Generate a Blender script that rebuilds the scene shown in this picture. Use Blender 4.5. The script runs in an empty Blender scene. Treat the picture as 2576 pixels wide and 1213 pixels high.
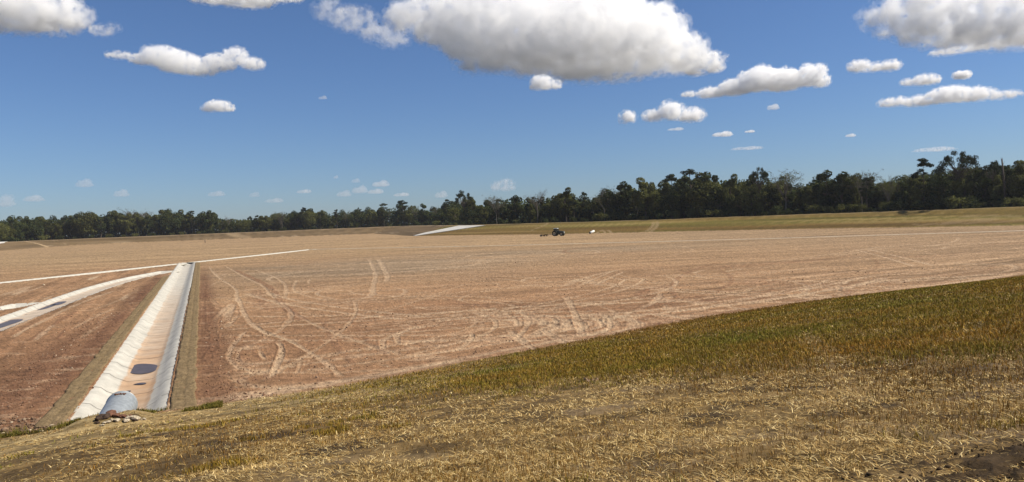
import bpy, math, random
import numpy as np
from mathutils import Vector, Matrix

scene = bpy.context.scene
COL = scene.collection
R = math.radians
rng = np.random.default_rng(7)
random.seed(7)

# ------------------------------------------------------------------ camera
H = 6.6                       # eye above the basin floor
FPX = 1860.0                  # focal length in units of a 2576 px wide picture
PITCH = math.atan(53.3 / FPX)
ROLL = math.atan(0.0375)
fw = np.array([0, math.cos(PITCH), -math.sin(PITCH)])
R0 = np.array([1.0, 0, 0]); U0 = np.array([0, math.sin(PITCH), math.cos(PITCH)])
CR = math.cos(ROLL) * R0 - math.sin(ROLL) * U0
CU = math.sin(ROLL) * R0 + math.cos(ROLL) * U0
cam_d = bpy.data.cameras.new('camera')
cam = bpy.data.objects.new('camera', cam_d); COL.objects.link(cam)
cam_d.sensor_width = 36.0
cam_d.lens = 36.0 * FPX / 2576.0
cam_d.clip_start = 0.1; cam_d.clip_end = 120000
m = Matrix(((CR[0], CU[0], -fw[0], 0), (CR[1], CU[1], -fw[1], 0), (CR[2], CU[2], -fw[2], H), (0, 0, 0, 1)))
cam.matrix_world = m
scene.camera = cam

def ray(x, y):
    d = fw + CR * ((x - 1288) / FPX) + CU * ((606.5 - y) / FPX)
    return d
def on_floor(x, y, z=0.0):
    d = ray(x, y); t = (z - H) / d[2]
    return np.array([d[0] * t, d[1] * t])
def project(p):
    v = np.array([p[0], p[1], p[2] - H]); w = v @ fw
    return 1288 + FPX * (v @ CR) / w, 606.5 - FPX * (v @ CU) / w

# ------------------------------------------------------------------ light
SUN_AZ, SUN_EL = R(92), R(48)
sd_ = Vector((math.sin(SUN_AZ) * math.cos(SUN_EL), math.cos(SUN_AZ) * math.cos(SUN_EL), math.sin(SUN_EL)))
sl = bpy.data.lights.new('sun', 'SUN'); sl.energy = 5.0; sl.angle = R(0.53); sl.color = (1.0, 0.92, 0.78)
so = bpy.data.objects.new('sun', sl); COL.objects.link(so)
so.rotation_euler = sd_.to_track_quat('Z', 'Y').to_euler(); so.location = (60, 0, 80)

world = bpy.data.worlds.new('World'); scene.world = world; world.use_nodes = True
wn = world.node_tree.nodes; wl = world.node_tree.links
bg = wn['Background']
sky = wn.new('ShaderNodeTexSky'); sky.sky_type = 'NISHITA'; sky.sun_disc = False
sky.sun_elevation = SUN_EL; sky.sun_rotation = SUN_AZ
sky.altitude = 10; sky.air_density = 1.0; sky.dust_density = 0.25; sky.ozone_density = 3.0
tc = wn.new('ShaderNodeTexCoord'); sx = wn.new('ShaderNodeSeparateXYZ'); wl.new(tc.outputs['Generated'], sx.inputs[0])
hz = wn.new('ShaderNodeValToRGB'); wl.new(sx.outputs[2], hz.inputs[0]); e = hz.color_ramp.elements
e[0].position = 0.0; e[0].color = (.66, .83, 1.18, 1); e[1].position = .40; e[1].color = (.80, .96, 1.22, 1)
e2 = e.new(.10); e2.color = (.72, .88, 1.18, 1)
tint = wn.new('ShaderNodeMix'); tint.data_type = 'RGBA'; tint.blend_type = 'MULTIPLY'; tint.inputs[0].default_value = 1.0
wl.new(sky.outputs[0], tint.inputs[6]); wl.new(hz.outputs[0], tint.inputs[7]); wl.new(tint.outputs[2], bg.inputs[0]); bg.inputs[1].default_value = 0.058

scene.view_settings.view_transform = 'Standard'
scene.view_settings.look = 'None'
scene.view_settings.exposure = 0.44
scene.view_settings.gamma = 1.0
scene.render.engine = 'CYCLES'
scene.cycles.max_bounces = 48
scene.cycles.diffuse_bounces = 3
scene.cycles.glossy_bounces = 2
scene.cycles.transmission_bounces = 4
scene.cycles.volume_bounces = 40
scene.cycles.transparent_max_bounces = 8
scene.cycles.use_denoising = True

# ------------------------------------------------------------------ numpy helpers
def _h(ix, iy, seed):
    with np.errstate(over='ignore'):
        n = ix.astype(np.uint32) * np.uint32(374761393) + iy.astype(np.uint32) * np.uint32(668265263) + np.uint32((seed * 1442695041) & 0xffffffff)
        n = (n ^ (n >> np.uint32(13))) * np.uint32(1274126177)
        n = (n ^ (n >> np.uint32(16))) * np.uint32(2246822519)
        n = n ^ (n >> np.uint32(15))
    return n.astype(np.float64) / 2147483648.0 - 1.0
def vnoise(x, y, seed=0):
    ix = np.floor(x); iy = np.floor(y); fx = x - ix; fy = y - iy
    ix = ix.astype(np.int64); iy = iy.astype(np.int64)
    ux = fx * fx * fx * (fx * (fx * 6 - 15) + 10); uy = fy * fy * fy * (fy * (fy * 6 - 15) + 10)
    a = _h(ix, iy, seed); b = _h(ix + 1, iy, seed); c = _h(ix, iy + 1, seed); d = _h(ix + 1, iy + 1, seed)
    return (a + (b - a) * ux) * (1 - uy) + (c + (d - c) * ux) * uy
def fbm(x, y, octv=4, seed=0, gain=0.5):
    s = 0; a = 1; tot = 0
    for o in range(octv):
        s = s + a * vnoise(x, y, seed + o * 17); tot += a
        x = x * 2.03 + 11.3; y = y * 2.03 - 7.1; a *= gain
    return s / tot
def sst(a, b, x):
    t = np.clip((x - a) / (b - a), 0, 1); return t * t * (3 - 2 * t)
def mix(a, b, t):
    return a + (np.asarray(b) - a) * t[..., None]

def pl_dist(x, y, pts):
    """distance to a polyline, its sign (+ = right hand side of travel) and the run along it"""
    best = np.full(x.shape, 1e18); sg = np.ones(x.shape); al = np.zeros(x.shape); run = 0.0
    for (x0, y0), (x1, y1) in zip(pts[:-1], pts[1:]):
        dx, dy = x1 - x0, y1 - y0; L2 = dx * dx + dy * dy; L = math.sqrt(L2)
        t = np.clip(((x - x0) * dx + (y - y0) * dy) / L2, 0, 1)
        d2 = (x - x0 - t * dx) ** 2 + (y - y0 - t * dy) ** 2
        k = d2 < best
        best = np.where(k, d2, best)
        sg = np.where(k, np.where(dx * (y - y0) - dy * (x - x0) < 0, 1.0, -1.0), sg)
        al = np.where(k, run + t * L, al); run += L
    return np.sqrt(best), sg, al

def smooth_pl(pts, n=3):
    pts = [np.array(p, float) for p in pts]
    for _ in range(n):
        q = [pts[0]]
        for a, b in zip(pts[:-1], pts[1:]):
            q += [a * .75 + b * .25, a * .25 + b * .75]
        q.append(pts[-1]); pts = q
    return pts

# ------------------------------------------------------------------ lie of the land
toe_px = [(-330, 1190), (0, 1108), (165, 1078), (340, 1056), (580, 1020), (830, 984), (1100, 935), (1500, 855), (1750, 805), (2100, 750), (2575, 698)]
toe = [on_floor(*p) for p in toe_px]
tdir = np.array([0.843, 0.538]); tdir /= np.linalg.norm(tdir)
TOE = [toe[0] - tdir * 60] + toe + [toe[-1] + tdir * 250]
TOE = smooth_pl(TOE, 2)
_d0 = pl_dist(np.zeros(1), np.zeros(1), TOE)[0][0]
BANK = 5.0 / _d0
far_px = [(2575, 568), (2000, 577), (1430, 588.5), (1041, 594.3), (943, 588.5), (655, 599), (417, 607.6), (174, 618), (52, 627.6)]
far = [on_floor(*p) for p in far_px]
FAR = [far[0] + (far[0] - far[1]) / np.linalg.norm(far[0] - far[1]) * 200] + far + [np.array([-255, 330.]), np.array([-250, 150.]), np.array([-230., -100])]
BERM = 4.7

ch_a = (on_floor(165, 1065) + on_floor(425, 1035)) / 2
ch_b = (on_floor(450, 664) + on_floor(490, 660)) / 2
cdir = (ch_b - ch_a) / np.linalg.norm(ch_b - ch_a); cnor = np.array([cdir[1], -cdir[0]])
CH_LEN = float(np.linalg.norm(ch_b - ch_a)) + 1.0
MAIN = [ch_a - cdir * 0.2, ch_a + cdir * (CH_LEN + 1.6)]
def mid(a, b): return (on_floor(*a) + on_floor(*b)) / 2
BRANCH = [mid((-190, 905), (-130, 850)), mid((0, 836), (0, 797)), mid((100, 795), (62, 779)), mid((190, 757), (160, 742)), mid((270, 723), (255, 714)),
          mid((350, 702), (338, 693)), mid((430, 690), (425, 684))]
jb = ch_a + cdir * (float((BRANCH[-1] - ch_a) @ cdir) + 7) - cnor * 2.3
BRANCH = [b for b in BRANCH if float((b - ch_a) @ cnor) < -3.2]
BRANCH = smooth_pl(BRANCH + [jb], 2)
SPUR = smooth_pl([mid((-300, 835), (-300, 815)), mid((-120, 800), (-120, 785)), mid((0, 787), (0, 771)), mid((72, 768), (66, 759))], 2)
_m = on_floor(470, 662)
_c0 = on_floor(0, 712); _c1 = on_floor(785, 627.6)
CROSS_L = [on_floor(-500, 764), _c0, _m + (_c0 - _m) / np.linalg.norm(_c0 - _m) * 2.1]
CROSS_M = [_m + (_c1 - _m) / np.linalg.norm(_c1 - _m) * 2.1, _c1]
CROSS_R = [on_floor(785, 627.6), on_floor(1288, 617.5), on_floor(1900, 601.5), on_floor(2575, 580.5), on_floor(3000, 568)]
# channel: points, half top width, half floor width, depth
CHAN = {'main': (MAIN, 1.58, 0.52, 0.5), 'branch': (BRANCH, 1.6, 0.85, 0.30), 'spur': (SPUR, 1.35, 0.5, 0.4),
        'cross_left': (CROSS_L, 1.25, 0.4, 0.38), 'cross_middle': (CROSS_M, 1.25, .4, .40), 'cross_right': (CROSS_R, 1.3, 0.4, 0.34)}

HUMP = ch_a - cdir * 2.05 - cnor * .02
def land(x, y, detail=True):
    """height, plus the fields the surface colours use"""
    x = np.asarray(x, float); y = np.asarray(y, float)
    f = {}
    d, s, al = pl_dist(x, y, TOE); st = d * s            # + = up the near bank
    zb = np.clip(st * BANK, 0, 5.35)
    zb = np.where(st < 1.5, np.where(st > -1.5, BANK * (st + 1.5) ** 2 / 6.0, 0), zb)
    d2, s2, al2 = pl_dist(x, y, FAR); sf = d2 * s2       # + = up the far berm
    crest = BERM + 0.25 * np.sin(al2 * 0.013) 
    zf = np.clip(sf / 4.0, 0, None); zf = np.where(zf > crest, crest + 0.1 * np.tanh((zf - crest)), zf)
    z = zb + zf
    f['st'] = st; f['tal'] = al; f['sf'] = sf; f['fal'] = al2; f['crest'] = crest
    if detail:
        r = np.hypot(x, y)
        flo = 1 - sst(0.0, 2.0, np.maximum(st, sf))
        z = z + 0.10 * fbm(x * .03, y * .03, 3, 5) * flo + 0.025 * fbm(x * .5, y * .5, 3, 9) * flo + (.03 * fbm(x * 1.7, y * 1.7, 3, 10) * sst(-.5, -2, np.maximum(st, sf)) * sst(1600, 60, r))
        z = z + sst(0, 1, st) * (0.035 * fbm(x * 1.1, y * 1.1, 3, 31) + 0.02 * fbm(x * 4.5, y * 4.5, 2, 33))
        z = z + sst(0, 3, sf) * 0.12 * fbm(x * .06, y * .06, 3, 14)
    hump = .36 * np.exp(-(((x - HUMP[0]) * cdir[0] + (y - HUMP[1]) * cdir[1]) / 1.15) ** 4 - (((x - HUMP[0]) * cnor[0] + (y - HUMP[1]) * cnor[1]) / 1.25) ** 4)
    z = z + hump
    cm = np.zeros(x.shape); edge = np.full(x.shape, 99.0)
    for k, (pts, hw, hf, dp) in CHAN.items():
        P = [np.asarray(p) for p in pts]
        lo = np.min(P, 0) - 6; hi = np.max(P, 0) + 6
        sel = (x > lo[0]) & (x < hi[0]) & (y > lo[1]) & (y < hi[1])
        if not sel.any(): continue
        dd, ss, aa = pl_dist(x[sel], y[sel], P)
        L = sum(np.linalg.norm(b - a) for a, b in zip(P[:-1], P[1:]))
        ok = (aa > 0.02) & (aa < L - 0.02)
        cut = ok & (dd < hw - 0.04)
        zz = z[sel]; zz = np.where(cut, np.minimum(zz, -dp * sst(hw + .12, hf, dd) - 0.14), zz); z[sel] = zz
        e = edge[sel]; e = np.minimum(e, np.where(ok, dd - hw, 99)); edge[sel] = e
    f['edge'] = edge
    return z, f

def ground_z(x, y):
    z, _ = land(np.array([x], float), np.array([y], float), False); return float(z[0])
def on_land(px, py, rmin=3.0, rmax=900.0):
    d = ray(px, py); t = np.geomspace(rmin, rmax, 6000) / math.hypot(d[0], d[1])
    z, _ = land(d[0] * t, d[1] * t, False); k = np.nonzero(H + d[2] * t <= z)[0]
    i = k[0] if len(k) else len(t) - 1
    return np.array([d[0] * t[i], d[1] * t[i], z[i]])

# ------------------------------------------------------------------ mesh / material helpers
def mesh_np(name, verts, quads=None, tris=None, cols=None, smooth=False):
    me = bpy.data.meshes.new(name)
    verts = np.ascontiguousarray(verts, np.float32)
    me.vertices.add(len(verts)); me.vertices.foreach_set('co', verts.ravel())
    idx = []; tot = []
    if quads is not None and len(quads): idx.append(np.asarray(quads, np.int32).ravel()); tot.append(np.full(len(quads), 4, np.int32))
    if tris is not None and len(tris): idx.append(np.asarray(tris, np.int32).ravel()); tot.append(np.full(len(tris), 3, np.int32))
    idx = np.concatenate(idx); tot = np.concatenate(tot)
    me.loops.add(len(idx)); me.loops.foreach_set('vertex_index', idx)
    me.polygons.add(len(tot)); st = np.concatenate([[0], np.cumsum(tot)[:-1]]).astype(np.int32)
    me.polygons.foreach_set('loop_start', st)
    if smooth: me.polygons.foreach_set('use_smooth', np.ones(len(tot), bool))
    me.update(calc_edges=True)
    if cols is not None:
        c = np.ones((len(verts), 4), np.float32); c[:, :3] = cols
        at = me.color_attributes.new('tint', 'FLOAT_COLOR', 'POINT'); at.data.foreach_set('color', c.ravel())
    return me

def link(name, me, mat=None, parent=None, loc=None):
    o = bpy.data.objects.new(name, me); COL.objects.link(o)
    if mat is not None and me is not None:
        me.materials.clear(); me.materials.append(mat)
    if parent is not None: o.parent = parent
    if loc is not None: o.location = loc
    return o
def tag(o, label=None, cat=None, group=None, kind=None):
    if label: o['label'] = label
    if cat: o['category'] = cat
    if group: o['group'] = group
    if kind: o['kind'] = kind
    return o

class NT:
    def __init__(s, name):
        s.m = bpy.data.materials.new(name); s.m.use_nodes = True; s.n = s.m.node_tree.nodes; s.l = s.m.node_tree.links
        s.b = s.n['Principled BSDF']; s.out = s.n['Material Output']
    def new(s, t, **k):
        n = s.n.new(t)
        for a, v in k.items(): setattr(n, a, v)
        return n
    def noise(s, vec, scale, detail=4, rough=.55):
        n = s.new('ShaderNodeTexNoise'); n.inputs['Scale'].default_value = scale; n.inputs['Detail'].default_value = detail; n.inputs['Roughness'].default_value = rough
        s.l.new(vec, n.inputs['Vector']); return n.outputs['Fac']
    def ramp(s, fac, *stops):
        r = s.new('ShaderNodeValToRGB'); e = r.color_ramp.elements
        while len(e) < len(stops): e.new(0.5)
        for i, (p, c) in enumerate(stops):
            e[i].position = p; e[i].color = (c, c, c, 1) if isinstance(c, (int, float)) else (*c, 1)
        s.l.new(fac, r.inputs[0]); return r.outputs[0]
    def mixc(s, a, b, fac=1.0, mode='MULTIPLY'):
        x = s.new('ShaderNodeMix', data_type='RGBA', blend_type=mode)
        for i, v in ((6, a), (7, b)):
            if hasattr(v, 'links') or hasattr(v, 'is_linked'): s.l.new(v, x.inputs[i])
            else: x.inputs[i].default_value = (*v, 1)
        if isinstance(fac, (int, float)): x.inputs[0].default_value = fac
        else: s.l.new(fac, x.inputs[0])
        return x.outputs[2]
    def bump(s, h, strength, dist):
        b = s.new('ShaderNodeBump'); b.inputs['Strength'].default_value = strength; b.inputs['Distance'].default_value = dist
        s.l.new(h, b.inputs['Height']); s.l.new(b.outputs[0], s.b.inputs['Normal'])
    def fin(s, col=None, rough=.8, spec=.3, metal=0.0):
        if col is not None:
            if isinstance(col, tuple): s.b.inputs['Base Color'].default_value = (*col, 1)
            else: s.l.new(col, s.b.inputs['Base Color'])
        s.b.inputs['Roughness'].default_value = rough; s.b.inputs['Specular IOR Level'].default_value = spec; s.b.inputs['Metallic'].default_value = metal
        return s.m
    def obco(s): return s.new('ShaderNodeTexCoord').outputs['Object']

def flat_mat(name, col, rough=.6, spec=.3, metal=0.0, var=.25, scale=6.0):
    t = NT(name); n = t.noise(t.obco(), scale, 5)
    c = t.mixc(col, t.ramp(n, (.3, 1 - var), (.7, 1 + var * .3)))
    return t.fin(c, rough, spec, metal)

# ground material: tint attribute times fine grain, its contrast also imitating clod shadows
t = NT('ground_soil'); oc = t.obco()
at = t.new('ShaderNodeVertexColor', layer_name='tint')
g1 = t.noise(oc, 2.2, 8, .68); g2 = t.noise(oc, 11.0, 6, .7)
c = t.mixc(at.outputs[0], t.ramp(g1, (.30, .58), (.5, 1.0), (.72, 1.30)))
c = t.mixc(c, t.ramp(g2, (.30, .66), (.5, 1.0), (.7, 1.26)))
t.bump(g1, .8, .12)
M_GROUND = t.fin(c, .95, .1)

# ------------------------------------------------------------------ tyre tracks (seen on the floor)
def zz(x0, y0, s):
    return lambda L: [on_floor((x0 + u / s) / 1.5652, (y0 + v / s) / 1.5652) for u, v in L]
A = zz(1000, 1000, 2.426); B = zz(2000, 1000, 2.426); C4 = zz(3000, 1000, 2.426); E = zz(600, 1050, 2.205); D4 = zz(3000, 850, 2.496); L4 = zz(0, 1000, 3.22)
# (points, half width, strength: + light, - dark)
TR = [
 (A([(1100, 50), (1140, 130), (1165, 200), (1150, 270), (1130, 350), (1140, 385), (1090, 420), (900, 460), (730, 485)]), .5, .8),
 (A([(1190, 50), (1240, 140), (1280, 210), (1270, 265)]), .6, .8),
 (A([(0, 150), (150, 200), (260, 250), (310, 310), (310, 370), (290, 430)]), .28, .6),
 (A([(530, 290), (520, 260), (560, 230), (650, 235)]), .3, .6), (A([(410, 250), (370, 330), (400, 370), (600, 430), (720, 440)]), .3, .6),
 (A([(780, 320), (640, 350), (590, 380), (640, 410), (800, 430)]), .35, .7), (A([(910, 350), (930, 370), (1080, 400)]), .35, .6),
 (A([(1280, 420), (1400, 400), (1460, 365), (1420, 335), (1280, 320)]), .35, .6), (A([(400, 550), (700, 510), (1100, 475)]), .45, 1.0),
 (A([(530, 440), (640, 430), (830, 435)]), .5, .8),
 (A([(620, 650), (900, 590), (1400, 500), (1700, 400), (2020, 290)]), .22, .5), (A([(730, 690), (1000, 640), (1500, 470), (1900, 360)]), .22, .5),
 (A([(1640, 520), (1780, 485), (2050, 480), (2300, 520), (2420, 560)]), .22, -.7), (A([(2100, 380), (1980, 420), (1960, 450), (2120, 480)]), .25, .4),
 (A([(0, 680), (100, 760), (250, 810), (400, 870), (560, 970), (700, 1060), (850, 1200)]), .22, .8),
 (A([(310, 530), (450, 620), (600, 690), (760, 760), (900, 810), (1100, 880), (1340, 1000)]), .25, .55),
 (A([(60, 930), (75, 990), (120, 1040)]), .2, .5), (A([(210, 840), (270, 900), (260, 980), (200, 1100), (170, 1200)]), .22, .7),
 (A([(460, 1020), (430, 1100), (400, 1190)]), .15, .5),
 (A([(1340, 1010), (1540, 985), (1800, 955), (1980, 920), (2100, 800), (2060, 740)]), .2, .8), (A([(1150, 1050), (1350, 1110)]), .3, .8),
 (A([(680, 880), (800, 880)]), .25, .9), (A([(1320, 900), (1480, 905)]), .25, .9), (A([(1440, 795), (1600, 790), (1800, 750)]), .2, .6),
 (A([(1820, 760), (1500, 830), (1100, 850)]), .18, -.5), (A([(700, 730), (1300, 740), (1900, 700)]), .2, -.45), (A([(1000, 600), (1700, 590), (2200, 585)]), .2, .4),
 (A([(1350, 660), (1450, 650), (1640, 645)]), .25, .9), (A([(1830, 605), (2000, 600), (2160, 590)]), .25, .8),
 (A([(0, 155), (300, 155), (800, 165), (1300, 170), (2000, 150)]), .35, -.6),
 (B([(660, 315), (800, 250), (1040, 150)]), .35, .8), (B([(820, 305), (960, 235), (1120, 170)]), .35, .7),
 (B([(0, 430), (560, 410), (900, 392), (1300, 395), (1700, 415), (1900, 440), (2060, 490)]), .25, -1.0),
 (B([(0, 480), (400, 500), (700, 530), (900, 580), (1050, 640)]), .2, -.9),
 (B([(200, 800), (400, 740), (700, 670), (1100, 610), (1400, 580), (1850, 520), (2426, 400)]), .3, .9),
 (B([(1380, 580), (1600, 550), (1800, 530)]), .4, 1.2),
 (B([(0, 870), (500, 800), (950, 770), (1300, 690), (1700, 640), (2100, 590), (2426, 540)]), .25, .6),
 (B([(600, 870), (1000, 800), (1300, 740), (2000, 640), (2426, 560)]), .25, .6), (B([(700, 830), (1000, 770), (1500, 690), (2426, 500)]), .22, -.5),
 (B([(0, 560), (60, 540), (120, 560), (200, 620), (190, 690), (130, 770), (60, 840)]), .28, .8), (B([(0, 590), (60, 610), (90, 650), (70, 700)]), .2, .6),
 (B([(270, 620), (400, 610), (480, 660), (430, 690), (300, 740), (190, 800)]), .25, .7), (B([(300, 605), (500, 605)]), .3, .9),
 (B([(800, 490), (950, 520), (1040, 580)]), .22, .8), (B([(950, 630), (990, 680), (930, 750), (750, 800)]), .25, 1.0), (B([(900, 590), (960, 630), (1120, 630)]), .4, .9),
 (B([(780, 490), (870, 490)]), .35, 1.0), (B([(570, 675), (700, 665)]), .25, .9), (B([(570, 740), (730, 715)]), .2, .9),
 (B([(1480, 480), (1530, 510), (1400, 550)]), .25, .5), (B([(1780, 190), (1800, 170), (1900, 150)]), .5, .7), (B([(1790, 190), (1840, 205)]), .5, .6), (B([(2080, 175), (2130, 155), (2300, 140)]), .5, .7),
 (B([(0, 150), (600, 145), (1200, 130), (2426, 110)]), .4, -.5), (B([(0, 40), (800, 30), (1700, 45), (2426, 60)]), .6, .3),
 (B([(900, 330), (1400, 260), (1980, 235)]), .3, .35), (B([(1000, 380), (1700, 290), (2426, 240)]), .3, .35), (B([(700, 370), (1100, 330), (1700, 320)]), .25, .3),
 (C4([(0, 385), (300, 330), (600, 270), (1000, 215), (1300, 190), (1700, 150), (2200, 130)]), .35, 1.0), (C4([(0, 410), (400, 340), (800, 260)]), .25, .6),
 (C4([(0, 610), (300, 540), (800, 450), (1200, 390)]), .2, .6), (C4([(1300, 265), (1600, 220), (2000, 160), (2500, 125)]), .3, .8),
 (C4([(600, 300), (720, 292)]), .3, 1.0), (C4([(1400, 185), (1560, 190), (1700, 182)]), .7, 1.1), (C4([(1900, 85), (2100, 95), (2350, 100)]), .8, 1.0),
 (C4([(0, 500), (500, 440), (1000, 340), (1250, 270)]), .3, -.5), (C4([(500, 440), (900, 350)]), .2, .5), (C4([(1500, 300), (2000, 225)]), .25, .7), (C4([(2000, 185), (2250, 190), (2500, 185)]), .5, -.7),
 (C4([(0, 190), (300, 150), (600, 125)]), .35, .5), (C4([(0, 260), (500, 190), (1000, 130)]), .3, .4),
 (D4([(900, 415), (1050, 403)]), .6, 1.0), (D4([(500, 425), (570, 425)]), .6, .8), (D4([(300, 350), (700, 345), (1200, 350)]), .9, -.5), (D4([(850, 390), (1300, 405), (1900, 400)]), .8, -.4),
 (D4([(1500, 300), (2000, 270), (2576, 250)]), 1.6, .5), (D4([(1400, 310), (1650, 355)]), .5, .4), (D4([(1780, 325), (1790, 305), (1900, 290)]), .6, .5),
 (E([(495, 0), (520, 45), (600, 115), (690, 165), (740, 215), (725, 255), (765, 320), (790, 410), (850, 500), (960, 580), (1150, 630), (1323, 720)]), .32, .9),
 (E([(580, 130), (510, 160), (480, 210), (500, 270), (560, 340)]), .25, .6), (E([(690, 320), (620, 380), (540, 470), (525, 540), (545, 620), (545, 740)]), .26, .7),
 (E([(740, 430), (680, 500), (620, 550)]), .28, .6), (E([(800, 515), (720, 550)]), .2, .6),
 (E([(820, 560), (760, 620), (700, 690), (650, 790), (690, 860), (760, 900), (960, 940)]), .2, .75), (E([(840, 680), (780, 740), (770, 820), (820, 880)]), .14, -.6),
 (E([(790, 700), (740, 770), (740, 830), (800, 880)]), .14, .5),
 (E([(890, 720), (880, 770), (940, 810), (1000, 840)]), .14, -.5), (E([(930, 700), (930, 760), (990, 820)]), .14, .5), (E([(1090, 660), (1130, 720), (1110, 830), (1040, 950)]), .22, .7), (E([(470, 530), (455, 600)]), .2, .5),
 (E([(720, 30), (850, 90), (960, 140), (1060, 210), (1110, 310), (1200, 390), (1323, 480)]), .6, -.9),
 (E([(640, 0), (800, 90), (930, 150), (1000, 200), (1010, 240), (1080, 285)]), .3, .6), (E([(900, 200), (950, 290), (1060, 390)]), 1.0, -.5), (E([(920, 260), (930, 350)]), .9, -.4),
 (E([(840, 685), (920, 660)]), .07, 1.4), (E([(600, 620), (660, 610), (670, 640)]), .4, .9), (E([(600, 550), (650, 560)]), .35, .8), (E([(750, 235), (900, 240)]), .6, .5), (E([(1230, 385), (1323, 378)]), .35, .8),
 (E([(500, 330), (540, 350), (600, 380)]), .3, .4), (E([(640, 490), (660, 420), (700, 350)]), .5, .5), (E([(740, 950), (800, 1040)]), .4, .5),
 # between the channels on the left
 (L4([(850, 940), (790, 1040), (700, 1127)]), .14, -1.0), (L4([(1640, 770), (1560, 840), (1480, 900)]), .25, -.7), (L4([(1000, 730), (840, 810), (700, 900), (560, 1000), (380, 1127)]), .35, -.9),
 (L4([(1100, 600), (850, 720), (600, 840), (300, 960), (100, 1060)]), .3, -.6), (L4([(1460, 470), (1250, 540), (1000, 640), (700, 780)]), .4, .8), (L4([(760, 760), (560, 860), (300, 980), (150, 1080)]), .35, .7),
 (L4([(1500, 690), (1300, 760), (1100, 860), (900, 980)]), .35, .5), (L4([(700, 900), (520, 1040), (430, 1127)]), .3, .6), (L4([(1600, 560), (1350, 660), (1100, 740)]), .3, .4), (L4([(1440, 840), (1200, 960), (1000, 1100)]), .35, .45),
 (L4([(1650, 640), (1500, 650), (1240, 730)]), .3, -.6), (L4([(0, 330), (800, 280), (1500, 210), (2200, 140)]), 1.0, -.3),
]
TR += [(A([(380, 560), (700, 600), (1100, 560), (1500, 520), (1900, 490), (2300, 500)]), .3, .5), (B([(-400, 560), (0, 510), (300, 520), (600, 560), (860, 620), (900, 700), (700, 760)]), .28, .55), (B([(-300, 470), (200, 440), (800, 420), (1400, 430), (1800, 470), (1950, 520), (1700, 570)]), .3, .5),
       (A([(1340, 1020), (1700, 920), (2000, 850), (2250, 760), (2330, 680), (2260, 600), (2050, 560)]), .26, .6), (A([(1000, 950), (1400, 880), (1800, 800), (2100, 700), (2130, 630)]), .22, .5), (A([(500, 720), (900, 690), (1400, 640), (1900, 620), (2160, 640), (2200, 700)]), .24, .45), (E([(560, 900), (700, 1000), (900, 1060), (1150, 1060), (1323, 1000)]), .24, .5), (E([(480, 60), (440, 250), (450, 450), (430, 620)]), .25, .4)]
TR = [(smooth_pl(p, 2), w * (.72 if w < .3 else .62), s * (.82 if s > .75 else 1.0)) for p, w, s in TR]

N_HAND = len(TR)
_g = np.random.default_rng(404)
for _ in range(120):
    a0 = _g.uniform(R(-30), R(34)); r0 = math.exp(_g.uniform(math.log(32), math.log(150))); p = np.array([r0 * math.sin(a0), r0 * math.cos(a0)])
    hd = math.atan2(tdir[1], tdir[0]) + _g.normal(0, .35) if _g.random() < .6 else _g.uniform(0, 6.28); cv = _g.normal(0, .02) if _g.random() < .8 else _g.normal(0, .09)
    Ln = _g.uniform(6, 34) * (1 + r0 / 150); P_ = []
    for i_ in range(14):
        P_.append(p.copy()); p = p + np.array([math.cos(hd), math.sin(hd)]) * Ln / 13; hd += cv * Ln / 13
    w_ = _g.uniform(.10, .22) * (1 + r0 / 110); sg_ = _g.uniform(.35, .85) * (1 if _g.random() < .68 else -.9)
    TR.append((P_, w_, sg_))
    if _g.random() < .5:
        n_ = np.array([-math.sin(hd), math.cos(hd)]) * 1.9; TR.append(([q + n_ for q in P_], w_, sg_))

for (cx_, cy_, n_, r0_, dr_, a0_, a1_, sg_) in ((A, (2080, 690), 6, 2.2, .85, -40, 110, .55), (A, (1200, 830), 5, 9, 1.3, 200, 330, .4), (B, (60, 720), 5, 2.5, .8, -50, 100, .6), (B, (330, 690), 4, 3, .8, -60, 60, .5), (B, (1000, 330), 5, 12, 1.6, 190, 350, .4),
        (B, (800, 690), 4, 3, 1.0, -70, 50, .55), (A, (700, 380), 4, 5, 1.2, 90, 260, .45), (A, (1500, 330), 5, 9, 1.5, 20, 160, .4), (E, (880, 770), 5, 1.3, .55, 100, 300, .55), (B, (1700, 420), 5, 14, 1.8, -30, 150, .4), (C4, (600, 120), 5, 16, 2.2, 180, 340, .4), (A, (900, 620), 5, 10, 1.4, 30, 160, .4), (E, (1000, 300), 4, 7, 1.0, 120, 250, .45)):
    c_ = cx_([cy_])[0]
    for i_ in range(n_):
        rr_ = r0_ + i_ * dr_ * _g.uniform(.85, 1.15); b0 = a0_ + _g.normal(0, 14); b1 = a1_ + _g.normal(0, 14)
        TR.append(([c_ + rr_ * np.array([math.cos(R(b0 + (b1 - b0) * q / 15)), math.sin(R(b0 + (b1 - b0) * q / 15))]) for q in range(16)], _g.uniform(.17, .33), sg_ * _g.uniform(.75, 1.3) * (1 if _g.random() < .7 else -1)))

# ------------------------------------------------------------------ ground sheet
az = np.concatenate([np.radians(np.arange(-180, -44, 4.0)), np.radians(np.linspace(-44, 44, 1500)), np.radians(np.arange(48, 180, 4.0))])
rad = np.concatenate([[0.4, 1.2, 2.0], np.geomspace(2.6, 760, 900), np.geomspace(780, 40000, 34)])
AZ, RD = np.meshgrid(az, rad)
gx = (RD * np.sin(AZ)).ravel(); gy = (RD * np.cos(AZ)).ravel()
gz, F = land(gx, gy)
st, sf, tal, fal, edge, crest = F['st'], F['sf'], F['tal'], F['fal'], F['edge'], F['crest']
N = len(gx)
relx = gx - ch_a[0]; rely = gy - ch_a[1]
c_al = relx * cdir[0] + rely * cdir[1]; c_ac = relx * cnor[0] + rely * cnor[1]     # along / across the main channel

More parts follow.
